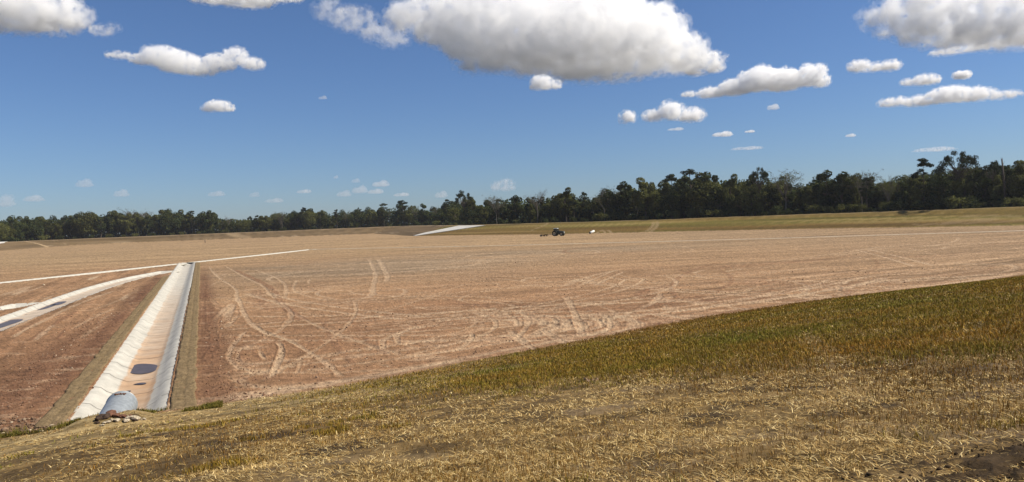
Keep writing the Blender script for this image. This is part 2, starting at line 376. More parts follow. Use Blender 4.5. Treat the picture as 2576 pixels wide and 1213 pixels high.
TAN = np.array([.350, .225, .128]); RED = np.array([.280, .158, .088]); DRED = np.array([.185, .098, .058]); GREY = np.array([.265, .205, .14]); PALE = np.array([.56, .42, .285]); FART = np.array([.365, .258, .150])
n_big = fbm(gx * .018, gy * .018, 4, 3); n_mid = fbm(gx * .12, gy * .12, 4, 4); n_fine = fbm(gx * .9, gy * .9, 3, 6)
colr = np.tile(TAN, (N, 1))
red = np.clip(sst(95, 30, gy) * (.55 + .35 * sst(25, -25, gx)) + .45 * n_big + .3 * n_mid, 0, 1)
colr = mix(colr, RED, red)
colr = mix(colr, FART, sst(80, 220, gy))
colr = mix(colr, RED * 1.15, .10 * sst(-.1, .6, fbm(gx * .006 + 9, gy * .05, 3, 41)) * sst(0, -60, gx) * sst(120, 160, gy))
# grey patch beyond the first field, grey far right
gp = np.exp(-((gx + 22) / 26) ** 2 - ((gy - 118) / 26) ** 2) * 1.2 + np.exp(-((gx - 14) / 30) ** 2 - ((gy - 150) / 16) ** 2)
colr = mix(colr, GREY, np.clip(gp * (.8 + .5 * n_mid), 0, .75))
colr = mix(colr, np.array([.30, .215, .135]), .6 * sst(10, 70, gx) * sst(40, 70, gy))
# tillage streaks
strk = fbm(gx * .035 + .02 * gy, gy * .33 - gx * .06, 4, 51)
colr = colr * (1 + .34 * strk * sst(30, 70, gy))[:, None]
ts = fbm(tal * .045, st * 1.25, 4, 52)
wt = sst(-26, -6, st) * sst(0, -.5, st) * sst(10, 45, tal - 60)
colr = colr * (1 + .62 * ts * wt)[:, None]; colr = mix(colr, PALE, .5 * wt * sst(.28, .62, ts))
pale_line = sst(.22, .6, fbm(tal * .06 + 4, st * .8, 3, 57)) * sst(-6, -.6, st) * sst(0.2, -.1, st)
colr = mix(colr, PALE * .95, .6 * pale_line)
# left of the main channel: rows along the channel
lw = sst(-1.6, -3.0, c_ac) * sst(-22, -16, c_ac) * sst(-2, 3, c_al) * sst(150, 105, c_al)
ls = fbm(c_al * .06, c_ac * 1.0, 4, 53)
colr = mix(colr, RED, .55 * lw); colr = colr * (1 + .62 * ls * lw)[:, None]; colr = mix(colr, PALE * .95, .85 * lw * sst(.2, .6, fbm(c_al * .05 + 3, c_ac * .7, 4, 54)))
# dark red, freshly turned strips beside the sod
dk = np.exp(-((np.abs(c_ac) - 3.2) / .95) ** 2) * sst(-3, 1, c_al) * (.85 + .4 * n_mid) * sst(145, 60, c_al)
dk = np.maximum(dk, .9 * np.exp(-((c_ac + 4.6) / 1.5) ** 2) * sst(45, 5, c_al) * sst(-3, 0, c_al)) 
dk = np.maximum(dk, .75 * sst(9, 2, gy - 27) * sst(2.6, 3.2, c_ac) * sst(9, 4, c_ac) * sst(-.3, .5, n_mid + .2))
colr = mix(colr, DRED * .92, np.clip(dk * .95, 0, 1) * (st < 1))
gz = gz + np.where(st < 0, 0.035 * fbm(gx * 2.3, gy * 2.3, 3, 61) * np.clip(dk + .35 * lw + .25 * sst(70, 30, gy), 0, 1), 0) * (edge > .2)
# blotches
spk = fbm(gx * .45, gy * 1.1, 4, 66)
colr = mix(colr, PALE, .35 * sst(.30, .62, spk) * (st < 0) * sst(140, 60, gy)); colr = colr * (1 - .22 * sst(.2, .6, -spk))[:, None]
# tyre tracks
for it_, (pts, hw, stg) in enumerate(TR):
    P = np.array(pts); lo = P.min(0) - 3 * hw - 1; hi = P.max(0) + 3 * hw + 1
    sel = np.nonzero((gx > lo[0]) & (gx < hi[0]) & (gy > lo[1]) & (gy < hi[1]) & (st < .3) & (edge > .1))[0]
    if not len(sel): continue
    d, s, a = pl_dist(gx[sel], gy[sel], pts); hw = hw * (1 + .25 * vnoise(a * .7, a * 0, 5))
    k = sst(1.3, .7, d / hw) * np.clip(.9 + .4 * fbm(gx[sel] * .8, gy[sel] * .8, 3, 71), .2, 1)
    ends = sst(0, 1.5, a) * sst(0, 1.5, a.max() - a)
    k = k * ends * sst(3.4, 4.6, np.abs(c_ac[sel])) * (1.0 if it_ < N_HAND else sst(3.5, 5.0, c_ac[sel]))
    if stg > 0:
        lug = 1 - .12 * (np.sin(a * 7) > 0)
        colr[sel] = mix(colr[sel], PALE * .92, np.clip(k * stg * .85 * lug, 0, 1))
        gz[sel] -= .02 * k
        rim = np.exp(-((d / hw - 1.3) / .3) ** 2) * ends; gz[sel] += .03 * rim
    else:
        colr[sel] = mix(colr[sel], DRED * 1.15, np.clip(-k * stg * .7, 0, 1))
        gz[sel] += .07 * k * -stg * np.clip(.5 + fbm(a * 1.2, d * 3, 3, 74), 0, 1.2)
# far grassy berm
be = sst(-.6, .6, sf)
bs = fbm(fal * .012, sf * .55 + fal * .004, 4, 81); bs2 = fbm(fal * .02, sf * .25, 3, 82)
Lr = float(np.linalg.norm(FAR[1] - FAR[0]) + np.linalg.norm(FAR[2] - FAR[1]) + np.linalg.norm(FAR[3] - FAR[2]) + np.linalg.norm(FAR[4] - FAR[3]))
right = sst(Lr + 6, Lr - 2, fal)
bcol = mix(np.tile(np.array([.165, .118, .066]), (N, 1)), np.array([.185, .122, .040]), right)
bcol = mix(bcol, np.array([.150, .128, .034]), right * np.clip(sst(-.1, .5, bs2) * .9 + .35 * sst(6, 14, sf), 0, 1))
bcol = mix(bcol, np.array([.26, .195, .085]), right * .5 * sst(.15, .5, bs))
bcol = bcol * (1 + .6 * bs)[:, None]
bcol = mix(bcol, np.array([.33, .255, .17]), .7 * sst(.25, .5, fbm(fal * .03, sf * .3, 3, 83)) * (1 - right) * sst(9, 2, sf))
top = sst(4 * crest - 1.5, 4 * crest + .5, sf)
bcol = mix(bcol, np.array([.30, .235, .15]), top * (.85 - .5 * right)); bcol = mix(bcol, np.array([.035, .030, .018]), sst(4 * crest + 4, 4 * crest + 8, sf))
for pts_, hw, stg in (([(70, 608.5), (100, 614), (136, 622)], 2.0, 1.0), ([(585, 590), (600, 594), (622, 598)], 3.5, .45), ([(575, 589), (596, 595)], 2.0, .4), ([(0, 634), (60, 630), (140, 626)], 1.5, .6),
        ([(2000 / 1.5652 * 1.0 + u / 3.68 / 1.5652, (700 + v / 3.68) / 1.5652) for u, v in ((2105, 650), (2110, 690), (2060, 740), (2010, 775))], .7, .5), ([(1277.8 + u / 5.76, (700 + v / 3.68) / 1.5652) for u, v in ((2165, 640), (2170, 690), (2130, 740), (2070, 780))], .7, .5),
        ([(1277.8 + u / 5.76, (700 + v / 3.68) / 1.5652) for u, v in ((1300, 795), (1340, 770), (1390, 765), (1410, 800))], .5, .6), ([(1277.8 + u / 5.76, (700 + v / 3.68) / 1.5652) for u, v in ((1440, 760), (1480, 775), (1495, 800))], .5, .6), ([(1277.8 + u / 5.76, (700 + v / 3.68) / 1.5652) for u, v in ((570, 665), (520, 700), (350, 760))], .7, .5),
        ([(2380, 560), (2440, 555), (2500, 552)], 1.2, .35), ([(2420, 547), (2480, 543), (2560, 545)], 1.0, .3), ([(2300, 566), (2420, 562), (2576, 556)], .8, .3)):
    P_ = [on_land(*p)[:2] for p in pts_]; P_ = smooth_pl(P_, 2); d, s, a = pl_dist(gx, gy, P_)
    bcol = mix(bcol, np.array([.40, .30, .185]), stg * sst(1.3, .6, d / hw))
colr = mix(colr, bcol, be)
# near bank
bk = sst(-.35, .35, st + .5 * n_fine)
nb = fbm(gx * .35, gy * .35, 4, 91); nb2 = fbm(gx * 1.6, gy * 1.6, 4, 92); lin = fbm(tal * .12, st * 1.1, 4, 93)
kcol = np.tile(np.array([.115, .078, .036]), (N, 1))
kcol = mix(kcol, np.array([.30, .205, .086]), np.clip(.35 + 1.1 * nb2 + .5 * nb, 0, 1) * .75)
kcol = mix(kcol, np.array([.06, .043, .026]), sst(-.05, .45, nb) * .85 * sst(-.2, .35, -nb2))
kcol = mix(kcol, np.array([.23, .172, .11]), sst(.25, .55, fbm(gx * .7 + 5, gy * .9, 3, 94)) * .5 * sst(14, 20, st))
WL = [[on_land(*p)[:2] for p in ((2020, 838), (2060, 872), (2110, 915), (2150, 962), (2170, 1010))], [on_land(*p)[:2] for p in ((1700, 1120), (1900, 1085), (2150, 1075), (2400, 1085))], [on_land(*p)[:2] for p in ((600, 1180), (900, 1150), (1250, 1160), (1600, 1205))]]
def wheel_line(x, y):
    w = np.zeros(x.shape)
    for p_ in WL: d, s, a = pl_dist(x, y, p_); w = np.maximum(w, sst(.42, .12, d + .14 * fbm(x * 1.3, y * 1.3, 2, 87)))
    return w
def green_field(x, y, st, tal):
    q = .525 * x + .85 * y + 3.2 * fbm(x * .16, y * .16, 3, 95)
    w = sst(69, 80, tal + 4 * fbm(x * .2, y * .2, 2, 99))
    return (1 - .5 * wheel_line(x, y)) * np.clip(sst(13.5, 20, q) * w * (.78 + .5 * fbm(x * .35, y * .35, 3, 98)) + .25 * sst(.3, .6, fbm(x * .5, y * .5, 3, 100)) * sst(3, 10, st), 0, 1)
gf = green_field(gx, gy, st, tal)
kcol = mix(kcol, np.array([.34, .25, .135]), .35 * wheel_line(gx, gy))
kcol = mix(kcol, np.array([.16, .112, .028]), gf * .92)
kcol = mix(kcol, np.array([.165, .092, .024]), sst(2.6, .3, st + .8 * n_fine) * sst(80, 92, tal) * .9)
ylw = sst(10, 3, st) * sst(84, 66, tal)
kcol = mix(kcol, np.array([.50, .39, .20]), ylw * np.clip(.55 + 1.1 * lin, 0, 1) * .85); kcol = kcol * (1 + .3 * lin * ylw)[:, None]
# muddy ruts at the lower right
mp = on_land(2540, 1150)[:2]; ma = np.array([.94, .34])
ru = (gx - mp[0]) * ma[0] + (gy - mp[1]) * ma[1]; rv = -(gx - mp[0]) * ma[1] + (gy - mp[1]) * ma[0]
mud = np.exp(-(ru / 1.1) ** 2 - ((rv + .15) / .38) ** 2) * 1.2 + .4 * fbm(gx * 1.8, gy * 1.8, 3, 96) * np.exp(-(ru / 2.4) ** 2 - (rv / 1.2) ** 2)
mud = sst(.40, .72, mud + .85 * fbm(ru * 1.5, rv * 6.5, 3, 88))
kcol = mix(kcol, np.array([.042, .028, .016]), mud * .88)
mud = mud * .9
rid = 1 - np.abs(fbm(ru * 1.8, rv * 5.0, 3, 97)) * 2.2
gz = gz + mud * (.06 * rid - .03)
colr = mix(colr, kcol, bk)
grain = np.random.default_rng(3).normal(0, 1, N); colr = colr * (1 + np.clip(grain, -2, 2) * .17 * (st < .5) * (sf < .5))[:, None]  # random speckle in the soil colour, also standing in for tiny clod shadows
colr = np.clip(colr * np.array([.80, .765, .715]), .008, .8)
nR, nA = len(rad), len(az)
ii = np.arange(nR * nA).reshape(nR, nA)
q1 = np.stack([ii[:-1, :-1], ii[1:, :-1], ii[1:, 1:], ii[:-1, 1:]], -1).reshape(-1, 4)[:, ::-1]
q2 = np.stack([ii[:-1, -1], ii[1:, -1], ii[1:, 0], ii[:-1, 0]], -1)[:, ::-1]
V = np.stack([gx, gy, gz], -1); V = np.vstack([V, [[0, 0, 5.0]]])
cols = np.vstack([colr, [[.3, .2, .1]]])
tri = np.stack([np.full(nA, N), ii[0], np.roll(ii[0], -1)], -1)[:, ::-1]
gme = mesh_np('ground', V, np.vstack([q1, q2]), tri, cols, smooth=True)
tag(link('ground', gme, M_GROUND), kind='structure')

# ------------------------------------------------------------------ concrete channels
def conc_mat(name, silt, clean_from, clean_to, tone=(.46, .435, .375)):
    t = NT(name); at = t.new('ShaderNodeAttribute', attribute_name='lane')
    sp = t.new('ShaderNodeSeparateXYZ'); t.l.new(at.outputs['Vector'], sp.inputs[0])   # x along, y across, z depth share
    oc = t.obco(); n1 = t.noise(oc, 1.3, 6); n2 = t.noise(oc, 9, 5); n3 = t.noise(oc, .5, 3)
    base = t.mixc(tone, t.ramp(n1, (.3, .82), (.7, 1.12))); base = t.mixc(base, t.ramp(n2, (.3, .93), (.7, 1.05)))
    if silt > 0:
        ad = t.new('ShaderNodeMath', operation='MULTIPLY_ADD'); t.l.new(n3, ad.inputs[0]); ad.inputs[1].default_value = .3; t.l.new(sp.outputs[2], ad.inputs[2])
        fl = t.ramp(ad.outputs[0], (1.0 - .0, 0.0), (1.0, 0.0)); e = fl.node.color_ramp.elements; e[0].position = .90; e[1].position = 1.0; e[1].color = (1, 1, 1, 1)
        dv = t.new('ShaderNodeMapRange'); t.l.new(sp.outputs[0], dv.inputs[0]); dv.inputs[1].default_value = clean_from; dv.inputs[2].default_value = clean_to; dv.inputs[3].default_value = 1; dv.inputs[4].default_value = 0.08
        f1 = t.new('ShaderNodeMath', operation='MULTIPLY'); t.l.new(fl, f1.inputs[0]); t.l.new(dv.outputs[0], f1.inputs[1])
        f2 = t.new('ShaderNodeMath', operation='MULTIPLY'); t.l.new(f1.outputs[0], f2.inputs[0]); t.l.new(t.ramp(n3, (.2, .55 * silt), (.7, silt)), f2.inputs[1])
        sc = t.mixc((.40, .25, .14), t.ramp(n1, (.3, .82), (.75, 1.2)))
        base = t.mixc(base, sc, f2.outputs[0], 'MIX')
    t.bump(n2, .15, .02)
    return t.fin(base, .85, .25)
M_C3 = conc_mat('dusty_concrete', .0, 0, 1, (.40, .325, .235)); M_C1 = conc_mat('channel_concrete', 1.0, 12, 80); M_C2 = conc_mat('branch_concrete', .55, 60, 100)
M_JOINT = flat_mat('joint_filler', (.055, .05, .045), .9, .1)

def resample(pts, step):
    P = np.array([np.asarray(p, float) for p in pts]); s = np.concatenate([[0], np.cumsum(np.linalg.norm(np.diff(P, axis=0), axis=1))])
    n = max(2, int(round(s[-1] / step)) + 1); q = np.linspace(0, s[-1], n)
    return np.stack([np.interp(q, s, P[:, 0]), np.interp(q, s, P[:, 1])], -1), q
def sweep(pts, prof, step, wob=0.0, seed=0):
    """prof: list of (across, z, depth share); returns mesh data"""
    Q, q = resample(pts, step); T = np.gradient(Q, axis=0); T /= np.linalg.norm(T, axis=1)[:, None]; Nn = np.stack([T[:, 1], -T[:, 0]], -1)
    n, k = len(Q), len(prof); V = np.zeros((n, k, 3)); A_ = np.zeros((n, k, 3))
    for j, (c, z, dsh) in enumerate(prof):
        w = wob * vnoise(q * .9, q * 0 + j * 3.3, seed)
        V[:, j, :2] = Q + Nn * (c + w)[:, None] if wob else Q + Nn * c
        V[:, j, 2] = z + (.4 * wob * vnoise(q * 1.3, q * 0 + j * 5.1, seed + 3) if wob else 0)
        A_[:, j] = np.stack([q, q * 0 + c, q * 0 + dsh], -1)
    ii = np.arange(n * k).reshape(n, k)
    F = np.stack([ii[:-1, :-1], ii[:-1, 1:], ii[1:, 1:], ii[1:, :-1]], -1).reshape(-1, 4)
    F = np.vstack([F, np.stack([ii[:-1, -1], ii[:-1, 0], ii[1:, 0], ii[1:, -1]], -1)])
    return V.reshape(-1, 3), F, A_.reshape(-1, 3), Q, Nn
def channel(key, mat, step, joint, label):
    pts, hw, hf, dp = CHAN[key]; th = .16
    top = [(-hw - .12, .035, 0), (-hw + .03, .03, 0), (-hw + .30, -.035, .04), (-(hw + hf) / 2, -dp * .5, .5), (-hf - .08, -dp * .95, .93), (-hf + .05, -dp, 1), (0, -dp - .01, 1), (hf - .05, -dp, 1), (hf + .08, -dp * .95, .93), ((hw + hf) / 2, -dp * .5, .5), (hw - .30, -.035, .04), (hw - .03, .03, 0), (hw + .12, .035, 0)]
    bot = [(hw + .12, -th - .1, 0), (hf, -dp - th, 1), (-hf, -dp - th, 1), (-hw - .12, -th - .1, 0)]
    V, F, A_, Q, Nn = sweep(pts, top + bot, step, .012, len(key))
    k = len(top) + len(bot); n_ = len(V) // k; caps = []
    for e_, o_ in ((0, 1), (n_ - 1, -1)):
        if key == 'main' and e_ == 0: continue
        i0 = e_ * k; Tn = (Q[1] - Q[0]) / np.linalg.norm(Q[1] - Q[0]) if e_ == 0 else (Q[-1] - Q[-2]) / np.linalg.norm(Q[-1] - Q[-2])
        inn = Tn * (o_ * 1.0); b0 = len(V); pc_ = Q[e_]; nn = Nn[e_]
        add = []
        for c_ in (-hf - .06, hf + .06): q_ = pc_ + inn + nn * c_; add.append((q_[0], q_[1], -dp + .012))
        for c_ in (hw + .1, -hw - .1): q_ = pc_ - inn * .12 + nn * c_; add.append((q_[0], q_[1], .036))
        q_ = pc_ - inn * .12; V = np.vstack([V, add]); A_ = np.vstack([A_, [[0, 0, 0]] * 4]); F = np.vstack([F, [[b0, b0 + 1, b0 + 2, b0 + 3]]])
    me = mesh_np('lining', V, F, smooth=False)
    a = me.attributes.new('lane', 'FLOAT_VECTOR', 'POINT'); a.data.foreach_set('vector', A_.astype(np.float32).ravel())
    root = bpy.data.objects.new('concrete_channel', None); COL.objects.link(root); root.location = (*np.asarray(pts[0]), 0)
    tag(root, label, 'concrete channel', 'concrete channels across the basin floor')
    o = link('lining', me, mat, root); o.matrix_parent_inverse = Matrix.Translation(root.location).inverted()
    if joint:
        Q, q = resample(pts, joint); T = np.gradient(Q, axis=0); T /= np.linalg.norm(T, axis=1)[:, None]; Nn = np.stack([T[:, 1], -T[:, 0]], -1)
        for i in range(1, len(Q) - 1):
            vs = []
            for (c, z, _) in top[1:12]:
                p = Q[i] + Nn[i] * c
                for sgn in (-1, 1):
                    e = p + T[i] * .026 * sgn; vs.append((e[0], e[1], z + .007))
            jo = link('expansion_joint', mesh_np('joint', np.array(vs), np.array([(2 * k, 2 * k + 1, 2 * k + 3, 2 * k + 2) for k in range(10)])), M_JOINT, root); jo.matrix_parent_inverse = Matrix.Translation(root.location).inverted()
    return root
channel('main', M_C1, .8, 3.35, 'long straight concrete channel running away from the galvanised pipe')
channel('branch', M_C2, .8, 3.35, 'curved concrete channel holding large puddles, joining the straight one from the left')
channel('spur', M_C2, .8, 3.35, 'short concrete spur forking off at the far left above the puddled channel')
channel('cross_left', M_C2, 3.0, None, 'thin white concrete channel crossing the far floor at the left')
channel('cross_middle', M_C2, 3.0, None, 'thin white concrete channel running on from the head of the straight channel to the bend')
channel('cross_right', M_C3, 4.0, None, 'thinnest concrete line crossing the far floor to the right, below the tractor')

# water lying in the channels
def blob(pts_px, z, name):
    P = [on_floor(x, y, z) for x, y in pts_px]; P = smooth_pl(P + [P[0]], 2)[:-1]
    bmv = [(p[0], p[1], z) for p in P]
    me = bpy.data.meshes.new(name); me.from_pydata(bmv, [], [tuple(range(len(bmv)))]); me.update(); return me
t = NT('still_water'); n = t.noise(t.obco(), 3, 4); t.fin(t.mixc((.080, .060, .055), t.ramp(n, (.3, .7), (.7, 1.2))), .34, .14); M_WATER = t.m
for pp, zz_ in (([(322, 938), (330, 921), (352, 914), (396, 917), (399, 925), (386, 936), (352, 942)], -.475), ([(334, 967), (354, 962), (372, 963), (360, 968)], -.475), ([(305, 987), (322, 982), (333, 983), (318, 989)], -.475),
                ([(118, 767), (140, 760), (172, 757), (158, 764), (140, 769)], -.285), ([(70, 780), (104, 771), (142, 765), (138, 769), (108, 779), (86, 781)], -.285), ([(38, 793), (60, 789), (72, 790), (58, 793)], -.285),
                ([(-60, 832), (-40, 818), (6, 806), (60, 802), (56, 807), (22, 818), (-20, 832)], -.285)):
    tag(link('water', blob(pp, zz_, 'water'), M_WATER), kind='structure')

# ------------------------------------------------------------------ sod strips
t = NT('sod'); oc = t.obco(); n1 = t.noise(oc, 2.5, 6, .7); n2 = t.noise(oc, 14, 5, .7)
c = t.mixc((.188, .134, .072), t.ramp(n1, (.28, .6), (.5, 1.0), (.72, 1.3)))
c = t.mixc(c, (.125, .115, .045), t.ramp(t.noise(oc, .9, 3), (.6, 0.0), (.8, .25)), 'MIX'); c = t.mixc(c, t.ramp(n2, (.3, .5), (.7, 1.45))); t.bump(n1, .9, .12)
M_SOD = t.fin(c, .95, .05)
def sod(side, a0, a1, w0, label):
    rows = []; n = int((a1 - a0) / .16); al = np.linspace(a0, a1, n); ac = np.linspace(0, 1, 15)
    AL, AC = np.meshgrid(al, ac, indexing='ij')
    W = w0
    inner = 1.62 + .03 * vnoise(AL * 1.5, AL * 0, 3); cc = (inner + AC * (W + .05 * vnoise(AL * 1.1, AL * 0, 9))) * side
    piece = np.floor(AL / 1.1 + np.floor(AC * 2) * .5); gap = np.minimum(np.abs((AL / 1.1 + np.floor(AC * 2) * .5) % 1 - .5) * 2, 1)
    z = .12 + .03 * fbm(AL * 2.5, cc * 5.0, 3, 22) + .02 * vnoise(piece * 7.7, np.floor(AC * 2) * 3.1, 4) - .035 * (gap > .95) * (vnoise(piece * 3.1, AC * 0, 6) > 0) - .03 * ((AC > .47) & (AC < .53)) + .02 * fbm(AL * 9, cc * 3.0, 2, 29)
    z = np.where((AC < .01) | (AC > .99), -.05, z)
    x = ch_a[0] + cdir[0] * AL + cnor[0] * cc; y = ch_a[1] + cdir[1] * AL + cnor[1] * cc
    k = len(ac); ii = np.arange(n * k).reshape(n, k); F = np.stack([ii[:-1, :-1], ii[:-1, 1:], ii[1:, 1:], ii[1:, :-1]], -1).reshape(-1, 4)
    if side < 0: F = F[:, ::-1]
    o = link('sod_strip', mesh_np('sod_strip', np.stack([x, y, z], -1).reshape(-1, 3), F, smooth=True), M_SOD)
    tag(o, label, 'sod strip', 'sod strips edging the channel')
sod(1, -.3, CH_LEN - 3.5, 1.0, 'brown green sod strip along the right edge of the straight concrete channel')
sod(-1, -.6, 92, .95, 'brown green sod strip along the left edge of the straight concrete channel')

# ------------------------------------------------------------------ shape collector
class MB:
    def __init__(s): s.v = []; s.f = []
    def add(s, v, f):
        b = len(s.v); s.v += [tuple(p) for p in v]; s.f += [tuple(b + i for i in q) for q in f]; return s
    def box(s, c, d, rot=None, taper=1.0):
        v = []
        for sx in (-1, 1):
            for sy in (-1, 1):
                for sz in (-1, 1):
                    k = taper if sz > 0 else 1
                    p = Vector((sx * d[0] / 2 * k, sy * d[1] / 2 * k, sz * d[2] / 2))
                    if rot is not None: p = rot @ p
                    v.append(p + Vector(c))
        return s.add(v, [(0, 1, 3, 2), (4, 6, 7, 5), (0, 4, 5, 1), (2, 3, 7, 6), (0, 2, 6, 4), (1, 5, 7, 3)])
    def prism(s, prof, y0, y1):
        n = len(prof); v = [(x, y0, z) for x, z in prof] + [(x, y1, z) for x, z in prof]
        return s.add(v, [tuple(range(n)), tuple(range(2 * n - 1, n - 1, -1))] + [(i, i + n, (i + 1) % n + n, (i + 1) % n) for i in range(n)])
    def tube(s, pts, rads, n=8, cap=True):
        pts = [Vector(p) for p in pts]; rings = []
        for i, p in enumerate(pts):
            d = (pts[min(i + 1, len(pts) - 1)] - pts[max(i - 1, 0)]).normalized()
            a = d.orthogonal().normalized() if i == 0 else (a - d * a.dot(d)).normalized()
            b = d.cross(a); r = rads[i] if hasattr(rads, '__len__') else rads
            rings.append([p + (a * math.cos(2 * math.pi * k / n) + b * math.sin(2 * math.pi * k / n)) * r for k in range(n)])
        v = [q for r_ in rings for q in r_]; f = []
        for i in range(len(pts) - 1):
            for k in range(n): f.append((i * n + k, i * n + (k + 1) % n, (i + 1) * n + (k + 1) % n, (i + 1) * n + k))
        if cap: f += [tuple(range(n - 1, -1, -1)), tuple(range((len(pts) - 1) * n, len(pts) * n))]
        return s.add(v, f)
    def lathe(s, prof, axis='y', c=(0, 0, 0), n=28):
        v = []; k = len(prof)
        for i in range(n):
            a = 2 * math.pi * i / n
            for r, h in prof:
                p = (r * math.cos(a), h, r * math.sin(a)) if axis == 'y' else (r * math.cos(a), r * math.sin(a), h)
                v.append((p[0] + c[0], p[1] + c[1], p[2] + c[2]))
        f = [(i * k + j, i * k + j + 1, ((i + 1) % n) * k + j + 1, ((i + 1) % n) * k + j) for i in range(n) for j in range(k - 1)]
        return s.add(v, f)
    def rock(s, c, r, seed, sub=2):
        rr = random.Random(seed); import bmesh
        bm = bmesh.new(); bmesh.ops.create_icosphere(bm, subdivisions=sub, radius=1)
        ax = [Vector((rr.uniform(-1, 1), rr.uniform(-1, 1), rr.uniform(-1, 1))).normalized() for _ in range(9)]; off = [rr.uniform(.55, .95) for _ in ax]
        v = []
        for q in bm.verts:
            p = q.co.copy()
            for a_, o_ in zip(ax, off):
                t_ = p.dot(a_)
                if t_ > o_: p -= a_ * (t_ - o_)
            v.append((c[0] + p.x * r[0], c[1] + p.y * r[1], c[2] + p.z * r[2]))
        f = [tuple(x.index for x in q.verts) for q in bm.faces]; bm.free(); return s.add(v, f)
    def build(s, name, mat, parent=None, smooth=False, loc=None):
        me = bpy.data.meshes.new(name); me.from_pydata(s.v, [], s.f); me.update()
        import bmesh
        bm = bmesh.new(); bm.from_mesh(me); bmesh.ops.recalc_face_normals(bm, faces=bm.faces); bm.to_mesh(me); bm.free()
        if smooth: me.polygons.foreach_set('use_smooth', np.ones(len(me.polygons), bool))
        return link(name, me, mat, parent, loc)
def empty(name, loc, rz=0.0):
    o = bpy.data.objects.new(name, None); COL.objects.link(o); o.location = loc; o.rotation_euler = (0, 0, rz); return o

# ------------------------------------------------------------------ galvanised pipe and what lies round it
t = NT('galvanised_steel'); oc = t.obco(); n1 = t.noise(oc, 5, 5); n2 = t.noise(oc, 40, 3)
c = t.mixc((.36, .385, .39), t.ramp(n1, (.3, .72), (.7, 1.15))); c = t.mixc(c, t.ramp(n2, (.35, .9), (.65, 1.08)))
M_GALV = t.fin(c, .48, .5, .35)
M_EARTH = flat_mat('red_earth', (.17, .085, .055), .95, .1, var=.5, scale=5)
M_RUBBLE = flat_mat('pale_rubble', (.50, .42, .30), .9, .1, var=.5, scale=4)
M_CLAY = flat_mat('dark_clay', (.075, .05, .036), .95, .1, var=.5, scale=6)
pe = on_floor(478 / 1.0, 1008, .02)     # floor point under the pipe's open end (picture units)
pr_ = .52
end = on_floor(303, 1048, -.45); 
pdir = Vector((cdir[0], cdir[1], -.02)).normalized()
pc = ch_a + cdir * 1.45 + cnor * -.02
pipe_end = Vector((pc[0], pc[1], -.45 + pr_ + .05))
pipe = empty('drain_pipe', (pipe_end.x, pipe_end.y, pipe_end.z))
tag(pipe, 'grey galvanised steel drain pipe jutting from the bank into the concrete channel', 'pipe')
pm = MB(); n = 40; L = 4.2; steps = 126; rings = []
a_ = Vector((0, 0, 1)).cross(pdir).normalized(); b_ = pdir.cross(a_)
def ring(tt, r): return [pdir * (-tt) + (a_ * math.cos(2 * math.pi * k / n) + b_ * math.sin(2 * math.pi * k / n)) * r for k in range(n)]
vs = []; 
for i in range(steps + 1):
    tt = L * i / steps; vs += ring(tt, pr_ + .007 * math.sin(tt * 2 * math.pi / .13) + (.018 if i < 2 else 0))
for i in range(steps, -1, -1):
    tt = L * i / steps; vs += ring(tt, pr_ - .02 + .007 * math.sin(tt * 2 * math.pi / .13))
k2 = 2 * (steps + 1)
fs = [(i * n + k, i * n + (k + 1) % n, ((i + 1) % k2) * n + (k + 1) % n, ((i + 1) % k2) * n + k) for i in range(k2) for k in range(n)]
pm.add(vs, fs); pm.build('pipe_wall', M_GALV, pipe, True)
rim = MB(); rv_ = []; 
for k in range(n + 1):
    ang = 2 * math.pi * k / n; rv_.append((a_ * math.cos(ang) + b_ * math.sin(ang)) * (pr_ + .015))
rim.tube(rv_, .018, 6, False); rim.build('rim', M_GALV, pipe, True)
for k, (dx, tt, sz) in enumerate(((-.05, .55, .08), (.1, .5, .06), (-.2, .62, .05))):
    pass
clod = MB(); base_top = pipe_end - pdir * .62 + b_ * (pr_ if b_.z > 0 else -pr_)
for k in range(9):
    p = base_top + a_ * random.uniform(-.22, .22) + pdir * random.uniform(-.07, .07); clod.rock((p.x, p.y, p.z + .012 + .01 * random.random()), (random.uniform(.03, .075), random.uniform(.03, .06), random.uniform(.025, .05)), k)
tag(clod.build('earth_clod', M_EARTH), 'crumbled red earth clod lying on top of the galvanised pipe', 'earth clod')
# rubble collar where the pipe leaves the bank
def put(px, py, dz=0.0):
    p = on_land(px, py); return Vector((p[0], p[1], p[2] + dz))
random.seed(3)
spots = [(262, 1052, .34, 'c'), (250, 1058, .22, 'c'), (276, 1046, .3, 'e'), (292, 1049, .22, 'e'), (308, 1052, .2, 'e'), (322, 1054, .16, 'r'), (336, 1054, .24, 'r'), (349, 1056, .22, 'r'), (318, 1060, .2, 'r'), (300, 1060, .2, 'r'), (282, 1061, .16, 'r'), (268, 1066, .16, 'r'), (246, 1068, .15, 'c'), (342, 1060, .14, 'c'), (330, 1048, .14, 'e'), (258, 1072, .1, 'r'), (360, 1058, .12, 'r')]
names = {'c': ('dark_clay_lump', M_CLAY, 'dark wet clay lump'), 'e': ('earth_lump', M_EARTH, 'brown earth lump'), 'r': ('concrete_rubble', M_RUBBLE, 'pale concrete rubble chunk')}
